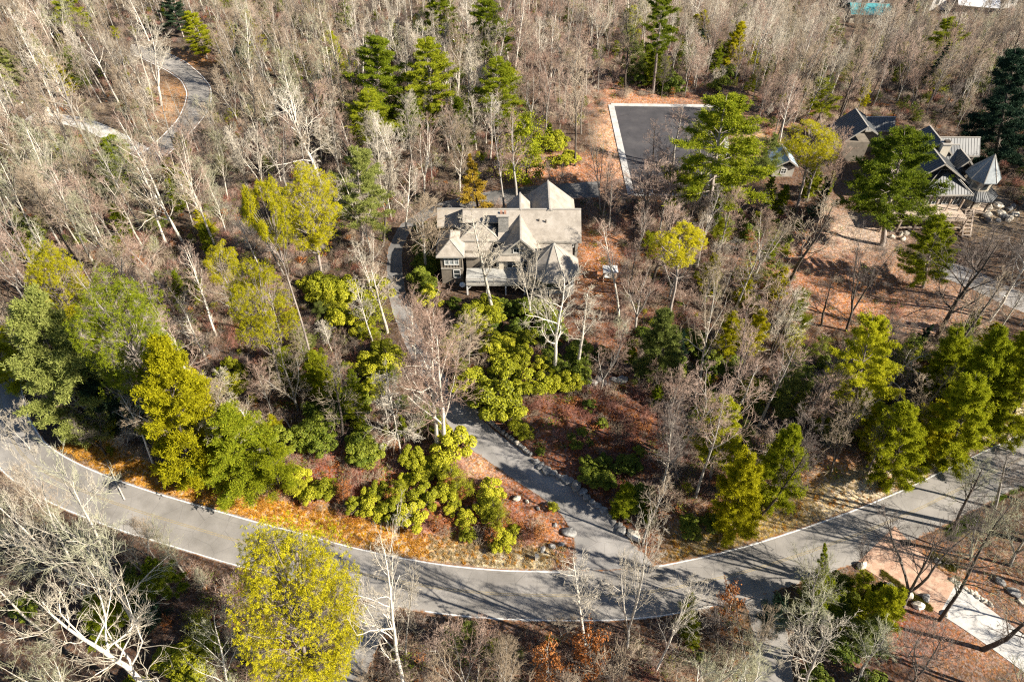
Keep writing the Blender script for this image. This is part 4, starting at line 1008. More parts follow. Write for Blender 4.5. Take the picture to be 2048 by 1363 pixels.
hero('bushy_pine', 'fpine2', (1785, 965), (1822, 790), 105, 'yellow-green conifer above the sandy bank of the road')
hero('bushy_pine', 'fpine0', (1890, 930), (1945, 730), 110, 'yellow-green conifer next to the sandy bank, left of those at the right edge')
hero('bushy_pine', 'fpine1', (1950, 860), (2000, 630), 110, 'light green conifer at the right edge above the road')
hero('bushy_pine', 'fpine2', (2010, 880), (2070, 680), 110, 'yellow-green conifer cut by the right edge of the photo above the road')
hero('bushy_pine', 'fpine0', (1880, 800), (1925, 650), 90, 'green conifer below the forked dark tree at the right')
hero('white_pine', 'wpine2', (1418, 965), (1452, 800), 85, 'light green conifer in the woods below the reddish bare trees', cm='needle_green')
hero('bushy_pine', 'fpine1', (1540, 1010), (1578, 848), 105, 'green conifer behind the bright yellow bushy pine', cm='needle_green')
hero('bushy_pine', 'fpine2', (1312, 755), (1325, 618), 90, 'soft light-green conifer below the lone yellow round pine', cm='needle_grey')
hero('bushy_pine', 'bushy0', (1590, 665), (1603, 570), 55, 'small green conifer at the left end of the orange clearing on the right')
hero('white_pine', 'wpine0', (1845, 575), (1880, 425), 80, 'green conifer below the deck of the metal-roofed house', cm='needle_green')
hero('white_pine', 'wpine1', (726, 495), (712, 290), 95, 'pale yellow-green conifer behind the pale bare tree left of the taupe house', cm='needle_grey')
hero('conical_cedar', 'cone0', (957, 422), (940, 305), 66, 'orange-yellow conical cedar behind the left roof of the taupe house', cm='leaf_orange')
hero('bushy_pine', 'laurel0', (1055, 368), (1052, 232), 130, 'big rounded green evergreen behind the parking area of the taupe house', cm='needle_green')
hero('white_pine', 'wpine0', (755, 268), (757, 70), 115, 'dark-sided white pine, leftmost of the dense pine group behind the taupe house')
hero('white_pine', 'wpine1', (868, 258), (850, 72), 95, 'white pine with bright tips right of the leftmost one in the dense pine group')
hero('white_pine', 'wpine2', (745, 320), (740, 180), 90, 'lower green white pine at the foot of the dense pine group')
hero('white_pine', 'wpine0', (828, 290), (815, 190), 70, 'short light-green pine at the front of the dense pine group')
hero('white_pine', 'wpine1', (995, 265), (993, 112), 85, 'green white pine above the big rounded evergreen')
hero('white_pine', 'wpine2', (985, 160), (970, -5), 85, 'tapering white pine at the top centre with drooping lower boughs')
hero('white_pine', 'wpine0', (885, 115), (877, -25), 105, 'broad yellow-tipped white pine at the top centre edge')
hero('white_pine', 'wpine1', (925, 165), (920, 70), 60, 'small dark green pine between the two white pines at the top centre', cm='needle_green')
hero('white_pine', 'wpine1', (1412, 455), (1450, 186), 165, 'great yellow-green white pine at the right end of the asphalt court')
hero('white_pine', 'wpine2', (1765, 490), (1812, 258), 165, 'great white pine in front of the metal-roofed house, hiding its left half')
hero('tall_pine', 'tallpine0', (1305, 187), (1332, -35), 68, 'tall white pine rising beyond the far edge of the asphalt court')
hero('white_pine', 'wpine0', (1318, 175), (1312, 95), 80, 'low green pine with spreading boughs beyond the far edge of the asphalt court', cm='needle_green')
hero('dark_spruce', 'spruce0', (1985, 335), (2050, 92), 125, 'dark green spruce at the right edge behind the tower')
hero('white_pine', 'wpine1', (1888, 140), (1897, 26), 95, 'round-topped dark and yellow pine standing alone in the far grey woods')
hero('white_pine', 'wpine0', (1962, 195), (1975, 90), 62, 'small yellow-green pine right of the round-topped far pine', cm='needle_grey')
hero('white_pine', 'wpine2', (160, 85), (125, -20), 62, 'yellow-green pine at the top left')
hero('white_pine', 'wpine0', (415, 118), (375, 22), 72, 'dark green pine beside the orange bank of the upper road', cm='needle_green')
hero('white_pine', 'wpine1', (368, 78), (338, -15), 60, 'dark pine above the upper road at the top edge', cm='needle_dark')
hero('dark_spruce', 'spruce0', (1805, 62), (1835, -15), 34, 'narrow dark spruce beside the distant teal roof')
hero('white_pine', 'wpine2', (1592, 70), (1592, 22), 38, 'small dark green pine far away at the top right of the centre', cm='needle_green')
hero('white_pine', 'wpine0', (1498, 62), (1490, 5), 60, 'yellow-green pine far away above the court')
hero('white_pine', 'wpine2', (20, 190), (8, 90), 60, 'yellowish conifer at the left edge below the top left corner', cm='needle_grey')
hero('white_pine', 'wpine1', (1642, 240), (1640, 150), 75, 'green conifer in the bare woods left of the metal-roofed house', cm='needle_green')
hero('bushy_pine', 'cone1', (1645, 1235), (1648, 1062), 38, 'thin green sapling pine rising in front of the road', cm='needle_green')
hero('bushy_pine', 'bushy1', (1375, 1250), (1380, 1190), 40, 'small olive evergreen beneath the crooked pale tree by the road', cm='needle_green')
hero('brown_leaved_tree', 'brownleaf0', (1185, 1345), (1172, 1262), 90, 'small tree keeping its red-brown leaves below the driveway mouth', cm='leaf_brown')
hero('brown_leaved_tree', 'brownleaf1', (1100, 1370), (1092, 1285), 80, 'small tree keeping its pale tan leaves left of the red-brown one')
hero('brown_leaved_tree', 'brownleaf0', (1460, 1265), (1460, 1168), 60, 'dark brown-leaved tree beside the shaded side road', cm='leaf_brown')

# --- bare trees that stand out one by one; dark bark at the right paints shadow sides
BT = 'bare_tree'
hero(BT, 'slender0', (987, 632), (962, 415), 110, 'pale bare tree standing right in front of the left half of the taupe house', tm='bark_pale', cm='twig_pale')
hero(BT, 'fork0', (1062, 640), (1045, 492), 90, 'pale crooked bare tree in front of the big gable of the taupe house', tm='bark_pale', cm='twig_pale')
hero(BT, 'spread1', (1107, 748), (1112, 560), 150, 'many-limbed white-barked tree below the octagonal porch', tm='bark_pale', cm='twig_pale')
hero(BT, 'slender1', (1152, 742), (1180, 590), 80, 'white bare tree just right of the many-limbed one below the porch', tm='bark_pale', cm='twig_pale')
hero(BT, 'spread1', (874, 905), (862, 645), 200, 'big white-trunked bare tree with a pinkish crown left of the driveway', tm='bark_pale', cm='twig_pink')
hero(BT, 'broom1', (890, 903), (895, 660), 190, 'second white trunk standing against the big pinkish-crowned tree', tm='bark_pale', cm='twig_pink')
hero(BT, 'droop0', (803, 910), (765, 735), 120, 'pale bare tree with drooping fine branches left of the driveway', tm='bark_pale', cm='twig_pale')
hero(BT, 'spread2', (742, 505), (703, 330), 110, 'white bare tree with wide arms in front of the pale conifer', tm='bark_pale', cm='twig_pale')
hero(BT, 'slender0', (1171, 1302), (1165, 1095), 105, 'pale bare tree in front of the driveway mouth, left one of the pair', tm='bark_pale', cm='twig_pale')
hero(BT, 'fork2', (1253, 1300), (1262, 1070), 130, 'pale forked bare tree in front of the driveway mouth, right one of the pair', tm='bark_pale', cm='twig_pale')
hero(BT, 'spread0', (1310, 1345), (1395, 1175), 130, 'crooked pale bare tree with a long leaning trunk right of the pair', tm='bark_pale', cm='twig_pale')
hero(BT, 'spread1', (810, 1395), (750, 1100), 190, 'bone-white bare tree with broken limbs right of the big golden pine', tm='bark_pale', cm='twig_pale')
hero(BT, 'slender2', (812, 1310), (805, 1130), 75, 'slim white bare tree behind the bone-white broken-limbed one', tm='bark_pale', cm='twig_pale')
hero(BT, 'fork1', (1806, 1212), (1862, 1010), 190, 'dark double-trunked bare tree beside the paver apron', tm='bark_dark', cm='twig_dark')
hero(BT, 'spread2', (1878, 1240), (2010, 1030), 210, 'tall dark-trunked bare tree leaning over the concrete drive', tm='bark_dark', cm='twig_lichen')
hero(BT, 'slender3', (1965, 1298), (2090, 1180), 160, 'bare tree leaning right across the lower concrete drive', tm='bark_dark', cm='twig_dark')
hero(BT, 'slender0', (1990, 1015), (2040, 900), 90, 'small bare tree at the roadside near the right edge', tm='bark_grey', cm='twig_dark')
hero(BT, 'spread0', (1618, 1265), (1655, 1105), 150, 'greenish lichen-covered bare tree beside the road left of the apron', tm='bark_grey', cm='twig_lichen')
hero(BT, 'sapling1', (1720, 1160), (1725, 1070), 60, 'slight dark sapling on the road edge left of the paver apron', tm='bark_dark', cm='twig_dark')
hero(BT, 'spread1', (1868, 680), (1968, 470), 180, 'big dark-trunked forking tree in the pinkish clearing at the right', tm='bark_dark', cm='twig_dark')
hero(BT, 'slender1', (1640, 655), (1650, 560), 80, 'dark short-trunked bare tree at the left of the orange clearing on the right', tm='bark_dark', cm='twig_dark')
hero(BT, 'fork0', (1690, 665), (1750, 470), 120, 'dark crooked bare tree in the middle of the orange clearing on the right', tm='bark_dark', cm='twig_dark')
hero(BT, 'spread2', (1398, 778), (1450, 530), 140, 'thick pale-trunked old tree in the middle of the right-hand woods', tm='bark_pale', cm='twig_tan')
hero(BT, 'slender2', (1722, 962), (1775, 830), 80, 'short dark bare tree on the leaf-covered bank above the road', tm='bark_dark', cm='twig_dark')
hero(BT, 'slender3', (1515, 1036), (1640, 870), 80, 'thin dark tree leaning far to the right above the grassy verge', tm='bark_dark', cm='twig_dark')
hero(BT, 'spread0', (285, 1270), (95, 960), 260, 'big bare tree with long pale limbs reaching over the lower left road', tm='bark_pale', cm='twig_lichen')
hero(BT, 'fork1', (200, 1240), (60, 930), 200, 'pale bare tree nearest the road at the lower left', tm='bark_pale', cm='twig_pale')
hero(BT, 'spread1', (330, 1400), (70, 1165), 290, 'heavy white-limbed tree in the bottom left corner', tm='bark_pale', cm='twig_pale')
hero(BT, 'spread2', (470, 1420), (380, 1230), 160, 'old bare tree with twisted pale limbs left of the golden pine', tm='bark_pale', cm='twig_lichen')
hero(BT, 'fork2', (300, 1180), (270, 1040), 110, 'dark-trunked bare tree under the pale limbs by the lower left road', tm='bark_grey', cm='twig_tan')
hero(BT, 'broom1', (240, 640), (235, 470), 110, 'reddish-topped bare tree between the two yellow pines at the left', tm='bark_pale', cm='twig_pink')
hero(BT, 'fork2', (325, 215), (300, 30), 120, 'wide pale-crowned tree standing on the left side of the upper road', tm='bark_pale', cm='twig_pale')
hero(BT, 'slender2', (1238, 640), (1228, 450), 95, 'pale bare tree at the right edge of the orange lawn', tm='bark_pale', cm='twig_pink')
hero(BT, 'broom2', (1150, 330), (1140, 110), 90, 'dark-trunked bare tree with a rounded pink-grey crown left of the court', tm='bark_dark', cm='twig_tan')
hero(BT, 'spread0', (1250, 185), (1250, 30), 120, 'dark-limbed spreading bare tree beyond the far left corner of the court', tm='bark_dark', cm='twig_tan')
hero(BT, 'broom0', (1290, 440), (1290, 320), 110, 'low pinkish bare tree at the near left corner of the court', tm='bark_grey', cm='twig_pink')
hero(BT, 'slender1', (1345, 330), (1352, 205), 70, 'bare tree standing on the near part of the court edge', tm='bark_grey', cm='twig_pink')
hero(BT, 'fork0', (1200, 420), (1195, 240), 60, 'dark bare tree on the bank between the taupe house and the court', tm='bark_grey', cm='twig_tan')
for bs, tp, w_, k_, tm_, cm_, lb_ in [
    ((830, 748), (812, 600), 90, 'broom2', 'bark_pale', 'twig_pink', 'pinkish bare tree hanging over the hidden bend of the driveway'),
    ((775, 665), (752, 520), 90, 'slender0', 'bark_pale', 'twig_tan', 'slim tan bare tree on the left edge of the upper driveway'),
    ((852, 548), (832, 395), 120, 'broom1', 'bark_grey', 'twig_tan', 'rounded bare tree close to the left wing of the taupe house'),
    ((812, 462), (800, 325), 100, 'spread2', 'bark_pale', 'twig_pink', 'pinkish bare tree beyond the shaded upper driveway'),
    ((745, 600), (735, 470), 80, 'fork2', 'bark_pale', 'twig_pale', 'small pale bare tree above the brilliant yellow shrub'),
    ((905, 760), (915, 640), 110, 'broom0', 'bark_grey', 'twig_tan', 'tan bare tree right behind the pinkish-crowned tree'),
    ((1575, 1320), (1625, 1180), 110, 'slender1', 'bark_grey', 'twig_lichen', 'greenish bare tree on the right of the shaded side road'),
    ((1490, 1350), (1525, 1210), 120, 'fork0', 'bark_grey', 'twig_tan', 'forked grey tree on the left of the shaded side road'),
    ((1600, 1400), (1640, 1250), 150, 'spread1', 'bark_grey', 'twig_pale', 'wide-armed grey tree at the bottom edge beside the side road'),
    ((1715, 1360), (1760, 1220), 130, 'slender2', 'bark_grey', 'twig_lichen', 'lichen-grey tree in the leafy hollow at the bottom right'),
    ((1820, 1380), (1880, 1250), 140, 'fork2', 'bark_dark', 'twig_dark', 'dark forked tree at the bottom edge below the concrete drive'),
    ((1010, 1400), (1005, 1265), 100, 'broom0', 'bark_grey', 'twig_tan', 'small rounded bare tree at the bottom centre'),
    ((930, 1380), (922, 1240), 90, 'sapling0', 'bark_grey', 'twig_pink', 'pinkish young tree below the lower road line'),
    ((1230, 1400), (1230, 1300), 120, 'sapling1', 'bark_grey', 'twig_tan', 'bushy bare young tree at the bottom right of the leafy brown trees'),
    ((1430, 1310), (1445, 1195), 90, 'slender3', 'bark_dark', 'twig_dark', 'thin dark tree beside the dark brown-leaved tree'),
    ((2020, 1130), (2085, 990), 150, 'fork0', 'bark_grey', 'twig_lichen', 'greenish-grey tree at the right edge above the concrete drive'),
    ((1940, 1120), (1975, 1010), 110, 'broom2', 'bark_grey', 'twig_dark', 'dense dark bare tree above the white edging stones'),
    ((1545, 800), (1570, 690), 110, 'spread0', 'bark_grey', 'twig_pink', 'reddish-grey bare tree in the dark gap of the right-hand woods'),
    ((1640, 880), (1650, 760), 120, 'broom1', 'bark_grey', 'twig_pink', 'pinkish rounded bare tree above the leafy bank'),
    ((120, 420), (60, 300), 110, 'spread2', 'bark_pale', 'twig_pale', 'pale wide tree left of the lone green conifer'),
    ((1285, 452), (1295, 318), 110, 'broom2', 'bark_grey', 'twig_pink', 'pink-grey bare tree over the near edge of the court, left one'),
    ((1345, 440), (1352, 300), 110, 'broom0', 'bark_grey', 'twig_pink', 'pink-grey bare tree over the near edge of the court, right one'),
    ((1390, 350), (1395, 225), 80, 'slender2', 'bark_grey', 'twig_tan', 'tan bare tree standing against the right part of the court'),
    ((1310, 330), (1312, 245), 60, 'slender3', 'bark_dark', 'twig_pink', 'thin bare tree in front of the middle of the court'),
    ((2110, 1180), (2240, 960), 170, 'spread1', 'bark_dark', 'twig_dark', 'dark tree outside the right edge shading the road'),
    ((2090, 1090), (2200, 880), 150, 'slender1', 'bark_dark', 'twig_dark', 'second dark tree outside the right edge shading the road'),
    ((1905, 1060), (1960, 900), 90, 'slender0', 'bark_dark', 'twig_lichen', 'thin roadside tree above the green grass patch'),
    ((1590, 960), (1620, 830), 90, 'slender3', 'bark_dark', 'twig_dark', 'leaning dark tree left of the short dark tree on the bank'),
    ((1660, 950), (1710, 800), 100, 'fork1', 'bark_dark', 'twig_tan', 'dark forked tree on the leaf-covered bank'),
    ((1830, 905), (1870, 760), 90, 'slender2', 'bark_dark', 'twig_tan', 'thin dark trunk among the roadside conifers'),
    ((60, 900), (25, 790), 70, 'sapling2', 'bark_pale', 'twig_pale', 'pale young tree at the inner edge of the left road bend')]:
    hero(BT, k_, bs, tp, w_, lb_, tm=tm_, cm=cm_)
for bs, tp, w_, k_, cm_, lb_ in [
    ((1848, 905), (1878, 800), 90, 'fpine0', 'needle_gold', 'yellow evergreen above the sandy bank between two taller conifers'),
    ((1945, 810), (1975, 700), 90, 'fpine2', 'needle_green', 'bright green evergreen in the second row above the right end of the road'),
    ((2035, 790), (2075, 660), 100, 'fpine1', 'needle_green', 'green evergreen at the right edge, farther from the road'),
    ((1752, 905), (1765, 800), 80, 'fpine0', 'needle_green', 'green evergreen at the upper edge of the leafy bank'),
    ((1905, 735), (1925, 640), 70, 'bushy2', 'needle_grey', 'grey-green evergreen at the foot of the pinkish clearing'),
    ((1530, 1270), (1560, 1190), 60, 'bushy1', 'needle_dark', 'dark evergreen in the shade of the side road'),
    ((410, 860), (375, 730), 90, 'fpine1', 'needle_gold', 'yellow evergreen between the two large roadside evergreens'),
    ((560, 985), (545, 880), 90, 'bushy3', 'needle_green', 'green evergreen at the right end of the roadside evergreens'),
    ((40, 760), (10, 640), 110, 'fpine2', 'needle_green', 'green evergreen overhanging the road at the left edge')]:
    hero('bushy_pine', k_, bs, tp, w_, lb_, cm=cm_)
print('protos', len(PROTO))
# ------------------------------------------------------------------ shrubs along the drive, on the island and round the house
def sh(px, py, rpx, label, cm=None, key=None, cat='shrub', name='rhododendron_shrub', group=None):
    b = P(px, py + rpx * .35); b.z = float(ground_z(b.x, b.y)); d = Q(b.x, b.y, b.z)[2]; r = rpx * 1.25 * d / FOC
    k = key or f'shrub{rnd.randrange(5)}'; h = PROTO[k][2] * r * (1.05 if key is None else .55)
    o = plant(name, k, b, h * rnd.uniform(.9, 1.15), label, cat, group, 1.0, None, None, cm, crown_name='leaves')
    ITEMS.append((b.x, b.y, r * .8)); return o
big = [(985, 800, 46, 'large bright rhododendron overhanging the driveway wall, the biggest of that row'), (940, 775, 30, 'bright rhododendron at the upper end of the row above the driveway wall'),
       (1018, 835, 34, 'bright rhododendron right of the biggest one above the driveway wall'), (1045, 868, 18, 'small round rhododendron above the pale stones of the driveway wall'),
       (905, 893, 40, 'bright yellow-green rhododendron on the left edge of the driveway'), (880, 930, 24, 'yellow-green shrub below the bright one left of the driveway'),
       (1010, 750, 34, 'olive rhododendron uphill of the biggest one by the driveway wall'), (1060, 780, 36, 'olive rhododendron above the red-brown clearing'),
       (755, 585, 30, 'rounded brilliant yellow shrub on the left of the shaded upper driveway'), (862, 598, 24, 'bright yellow shrub between the upper driveway and the taupe house'),
       (600, 965, 24, 'leftmost of the yellow-green shrubs along the roadside grass'), (625, 990, 22, 'yellow-green shrub second from the left along the roadside grass'), (655, 985, 20, 'shrub standing a little back from the roadside grass, third from the left'),
       (715, 1018, 19, 'shrub in front of the bare reddish patch along the roadside grass'), (752, 1020, 22, 'dark-sided shrub in the middle of the roadside row'), (790, 1025, 26, 'full shrub right of the dark-sided one in the roadside row'),
       (830, 1040, 26, 'bright shrub nearest the golden grass in the roadside row'), (855, 1000, 26, 'tall shrub behind the bright one in the roadside row'), (895, 985, 22, 'yellow shrub in the middle of the island of red leaves'),
       (932, 1035, 17, 'slim shrub right of the roadside row on the island'), (935, 1070, 14, 'narrow yellow-green shrub just above the pale grass'), (985, 985, 26, 'bright shrub above the island tip beside the driveway'),
       (972, 1015, 22, 'shrub left of the white stones on the island'), (1003, 1083, 21, 'lowest yellow shrub near the tip of the island'), (1105, 1015, 9, 'tiny golden tuft at the driveway side of the island'),
       (1175, 1060, 1, '')]
for k in range(34):
    px, py = rnd.uniform(600, 1080), rnd.uniform(940, 1090)
    if py > 985 + (px - 600) * .22 or py < 925 + (px - 600) * .08: continue
    if px > 1000 and py < 1010: continue
    sh(px, py, rnd.uniform(10, 19), 'yellow-green shrub among the red leaves of the island', 'leaf_rhodo', rnd.choice([None, None, 'laurel0', 'laurel1']), group='small shrubs of the island')
for k in range(26):
    px, py = rnd.uniform(600, 1090), rnd.uniform(930, 1090)
    if py > 1000 + (px - 600) * .2 or py < 915 + (px - 600) * .12: continue
    sh(px, py, rnd.uniform(8, 14), 'rusty leafy bush on the island', 'leaf_brown', rnd.choice(['brownleaf0', 'brownleaf1']), name='rusty_bush', group='rusty bushes of the island')
for px, py, r, lab in big:
    if r > 5: sh(px, py, r, lab, 'leaf_rhodo', group='yellow-green shrubs by the road and driveway')
zones = [ # px centre, spread, count, radius range, label, material
 (900, 590, 26, 40, 6, (12, 22), 'grey-green shrub left of the taupe house wing', 'leaf_laurel'),
 (850, 540, 26, 40, 10, (12, 22), 'grey-green bush beside the upper driveway', 'leaf_laurel'),
 (850, 450, 24, 26, 6, (9, 16), 'small olive shrub behind the left wing', 'leaf_laurel'),
 (1010, 612, 70, 14, 12, (11, 18), 'shrub close against the deck of the taupe house', 'leaf_laurel'),
 (950, 640, 45, 25, 10, (14, 24), 'olive evergreen shrub below the taupe house', 'leaf_rhodo'),
 (1050, 650, 60, 25, 9, (14, 22), 'dark evergreen shrub below the big gable', 'leaf_laurel'),
 (1010, 700, 60, 30, 13, (15, 26), 'evergreen shrub between house and driveway', 'leaf_rhodo'),
 (1150, 730, 50, 30, 9, (14, 24), 'olive shrub near the white-barked trees', 'leaf_laurel'),
 (1120, 775, 40, 18, 5, (14, 22), 'olive shrub above the red-brown clearing', 'leaf_rhodo'),
 (690, 610, 55, 50, 14, (16, 28), 'yellow-green shrub left of the upper driveway', 'leaf_rhodo'),
 (760, 740, 60, 50, 12, (16, 28), 'yellow-green shrub in the thicket above the drooping tree', 'leaf_rhodo'),
 (650, 850, 60, 60, 13, (16, 30), 'dark green shrub below the long-trunked pines', 'leaf_laurel'),
 (720, 900, 60, 30, 8, (16, 28), 'evergreen shrub above the red leaf litter', 'leaf_laurel'),
 (840, 950, 40, 30, 6, (14, 22), 'yellow-green shrub under the pinkish-crowned tree', 'leaf_rhodo'),
 (1150, 870, 60, 40, 7, (8, 16), 'low dark laurel in the red-brown clearing', 'leaf_laurel'),
 (1220, 940, 60, 40, 8, (12, 22), 'dark laurel right of the driveway', 'leaf_laurel'),
 (1270, 1020, 40, 30, 5, (14, 24), 'laurel above the right-hand side of the driveway mouth', 'leaf_laurel'),
 (1400, 1040, 50, 22, 4, (13, 20), 'dark laurel behind the olive verge', 'leaf_laurel'),
 (1400, 700, 90, 70, 13, (12, 24), 'green shrub in the right-hand woods', 'leaf_laurel'),
 (1560, 760, 80, 60, 10, (12, 24), 'dark shrub under the reddish bare trees on the right', 'leaf_laurel'),
 (1690, 1210, 70, 50, 9, (14, 24), 'grey-green shrub below the road left of the paver apron', 'leaf_laurel'),
 (1690, 1310, 80, 40, 7, (16, 26), 'shrub in the leafy hollow at the bottom right', 'leaf_laurel'),
 (280, 1200, 130, 60, 10, (16, 28), 'dark laurel under the pale bare trees at the lower left', 'leaf_laurel'),
 (380, 1330, 80, 50, 6, (20, 34), 'light green shrub below the golden pine at the bottom', 'leaf_rhodo'),
 (1480, 460, 120, 40, 10, (9, 18), 'green shrub between the court and the orange clearing', 'leaf_laurel'),
 (1110, 300, 50, 40, 7, (12, 20), 'yellow-green shrub on the slope left of the court', 'leaf_rhodo'),
 (1370, 170, 110, 20, 9, (9, 18), 'low evergreen at the edge of the woods beyond the court', 'leaf_laurel'),
 (60, 470, 60, 50, 6, (16, 26), 'dark shrub above the left yellow pine', 'leaf_laurel'),
 (460, 780, 60, 40, 6, (14, 24), 'rusty-edged evergreen shrub above the roadside evergreens', 'leaf_rhodo'),
]
ROADTEST = [(L, w) for L, w in ROADC]
def clear_of_roads(x, y, extra=.6):
    return float(road_gap(np.array([x]), np.array([y]))[0]) > extra and float(box_gap(np.array([x]), np.array([y]))[0]) > .3
for cx, cy, sx, sy, n, rr, lab, mt in zones:
    for k in range(n):
        px, py, r = rnd.gauss(cx, sx * .6), rnd.gauss(cy, sy * .6), rnd.uniform(*rr); b = P(px, py)
        if not clear_of_roads(b.x, b.y, .9): continue
        sh(px, py, r, lab, mt, group='shrubs: ' + lab.split(' in ')[0].split(' on ')[0] + ' kind')

# ------------------------------------------------------------------ the woods: bare trees one by one where they show largest, the rest as one mass
def inpoly(px, py, poly):
    c = False; n = len(poly)
    for i in range(n):
        x0, y0 = poly[i]; x1, y1 = poly[i - 1]
        if (y0 > py) != (y1 > py) and px < (x1 - x0) * (py - y0) / (y1 - y0) + x0: c = not c
    return c
# places the photograph shows open: no trunk may stand here ...
OPEN = [[(1165, 470), (1240, 470), (1240, 610), (1160, 610)], [(1045, 785), (1290, 790), (1340, 950), (1180, 990), (1060, 900)],
        [(1212, 195), (1500, 200), (1530, 395), (1240, 400)], [(1000, 330), (1260, 200), (1265, 400), (980, 400)],
        [(560, 930), (900, 880), (1000, 900), (1150, 1050), (1150, 1135), (560, 1035)], [(1320, 1040), (2048, 780), (2048, 870), (1310, 1135)],
        [(300, 60), (450, 90), (450, 240), (320, 240)], [(1580, 480), (1790, 440), (1960, 600), (1900, 690), (1600, 660)],
        [(880, 550), (1165, 560), (1200, 700), (850, 680)], [(1700, 1080), (2048, 1060), (2048, 1340), (1850, 1230)], [(1690, 400), (1980, 380), (2000, 470), (1700, 480)],
        [(150, 930), (430, 985), (560, 1020), (560, 1050), (150, 960)], [(110, 210), (260, 215), (270, 275), (120, 270)]]
# ... and views no crown may cover: (polygon, how much is let through)
KEEP = [([(875, 372), (1170, 372), (1240, 480), (1235, 600), (1100, 600), (870, 585)], 0), ([(0, 700), (90, 870), (500, 1030), (1000, 1130), (1300, 1130), (2048, 860), (2048, 960), (1700, 1110), (1560, 1180), (1120, 1235), (700, 1170), (300, 1060), (0, 900)], .04),
        ([(880, 790), (960, 800), (1290, 1080), (1150, 1110)], 0), ([(1225, 195), (1400, 195), (1380, 265), (1250, 275)], .12), ([(1250, 275), (1400, 265), (1400, 350), (1280, 380)], .85), ([(1225, 210), (1245, 210), (1285, 390), (1262, 390)], .1), ([(1720, 250), (2000, 260), (2000, 420), (1780, 440), (1850, 300)], 0),
        ([(340, 115), (430, 120), (415, 215), (350, 215)], .22), ([(600, 900), (900, 900), (1150, 1060), (1100, 1130), (600, 1040)], .0), ([(1060, 800), (1270, 800), (1290, 930), (1100, 940)], .06),
        ([(1600, 500), (1780, 480), (1900, 640), (1620, 650)], .12), ([(770, 480), (830, 480), (850, 620), (790, 620)], .1), ([(1300, 1060), (1700, 960), (2000, 850), (2048, 880), (1310, 1140)], .03),
        ([(1200, 175), (1330, 175), (1330, 215), (1210, 300), (1240, 385), (1000, 375), (1150, 330)], .1), ([(1750, 1100), (2048, 1100), (2048, 1300), (1900, 1230)], .03), ([(140, 220), (200, 225), (200, 260), (140, 255)], .3),
        ([(1545, 285), (1605, 290), (1605, 345), (1545, 345)], .05), ([(475, 350), (700, 340), (700, 520), (560, 660), (430, 660)], .12), ([(450, 1070), (690, 1080), (690, 1363), (450, 1363)], .0),
        ([(690, 1170), (900, 1190), (760, 1363), (690, 1363)], .1), ([(1710, 212), (1800, 230), (1800, 290), (1720, 260)], .0), ([(1690, 0), (1765, 0), (1765, 50), (1690, 50)], .12), ([(1880, -8), (2010, -8), (2010, 24), (1880, 24)], .12)]
def zone_at(px, py):
    """what the tree stands near, tint, bark, density keep, style choices"""
    if py < 330 and px < 330: return 'left of the upper road', 'tp', .95
    if py < 330 and px < 700: return 'right of the upper road', 'tl', .95
    if py < 330 and px < 1010: return 'near the dense white pines', 'pd', .7
    if py < 330 and px < 1240: return 'left of the court', 'kp', .85
    if py < 190 and px < 1560: return 'beyond the court', 'pk', .95
    if py < 260: return 'in the far woods, top right', 'tk' if rnd.random() < .6 else 'pd', .98
    if py < 560 and px < 460: return 'above the left yellow pine', 'lt', .9
    if py < 560 and px < 900: return 'left of the taupe house', 'pk', .8
    if py < 700 and px < 470: return 'among the left yellow pines', 'kt', .85
    if py < 900 and px < 860: return 'below the round yellow pines', 'tp', .85
    if py < 500 and px < 1560: return 'just below the asphalt court', 'kt', .85
    if py < 520: return 'around the metal-roofed house', 'kd', .8
    if py < 780 and px < 1560: return 'right of the orange lawn', 'kp', .8
    if py < 780: return 'in the right-hand woods', 'dt', .85
    if py < 1100 and px > 1200: return 'above the right verge', 'kd', .8
    if py < 1060 and px < 1200: return 'behind the roadside evergreens', 'tp', .4
    if px < 640: return 'in the lower left thicket', 'lt', .95
    if px < 1340: return 'below the driveway mouth', 'tk', .6
    return 'at the lower right', 'ld', .9
TINT = dict(t='twig_tan', p='twig_pale', k='twig_pink', l='twig_lichen', d='twig_dark')
TWORD = dict(t='tan', p='pale', k='pinkish', l='greenish-grey', d='dark grey')
cands = []
cell = {}
def near_any(x, y, r):
    i, j = int(x // 4), int(y // 4)
    for a in range(i - 1, i + 2):
        for b in range(j - 1, j + 2):
            for q in cell.get((a, b), ()):
                if (q[0] - x) ** 2 + (q[1] - y) ** 2 < max(r, q[2]) ** 2: return True
    return False
def put(x, y, r): cell.setdefault((int(x // 4), int(y // 4)), []).append((x, y, r))
for x, y, r in ITEMS: put(x, y, r)
tries = 0
N_TRY = 14000
XS = rng.uniform(-1, 1, N_TRY); YS = 14 + (rng.random(N_TRY) ** .75) * 296
RG = None
XW = XS * (YS * .78 + 30) + np.where(XS > 0, XS * 16, 0)
XX = XW; gap = road_gap(XX, YS); bgap = box_gap(XX, YS); GZ_ = ground_z(XX, YS)
UU, VV, DD = Q(XX, YS, GZ_)
KEYS = {'slender': 6, 'spread': 4, 'fork': 3, 'broom': 4, 'sapling': 3}
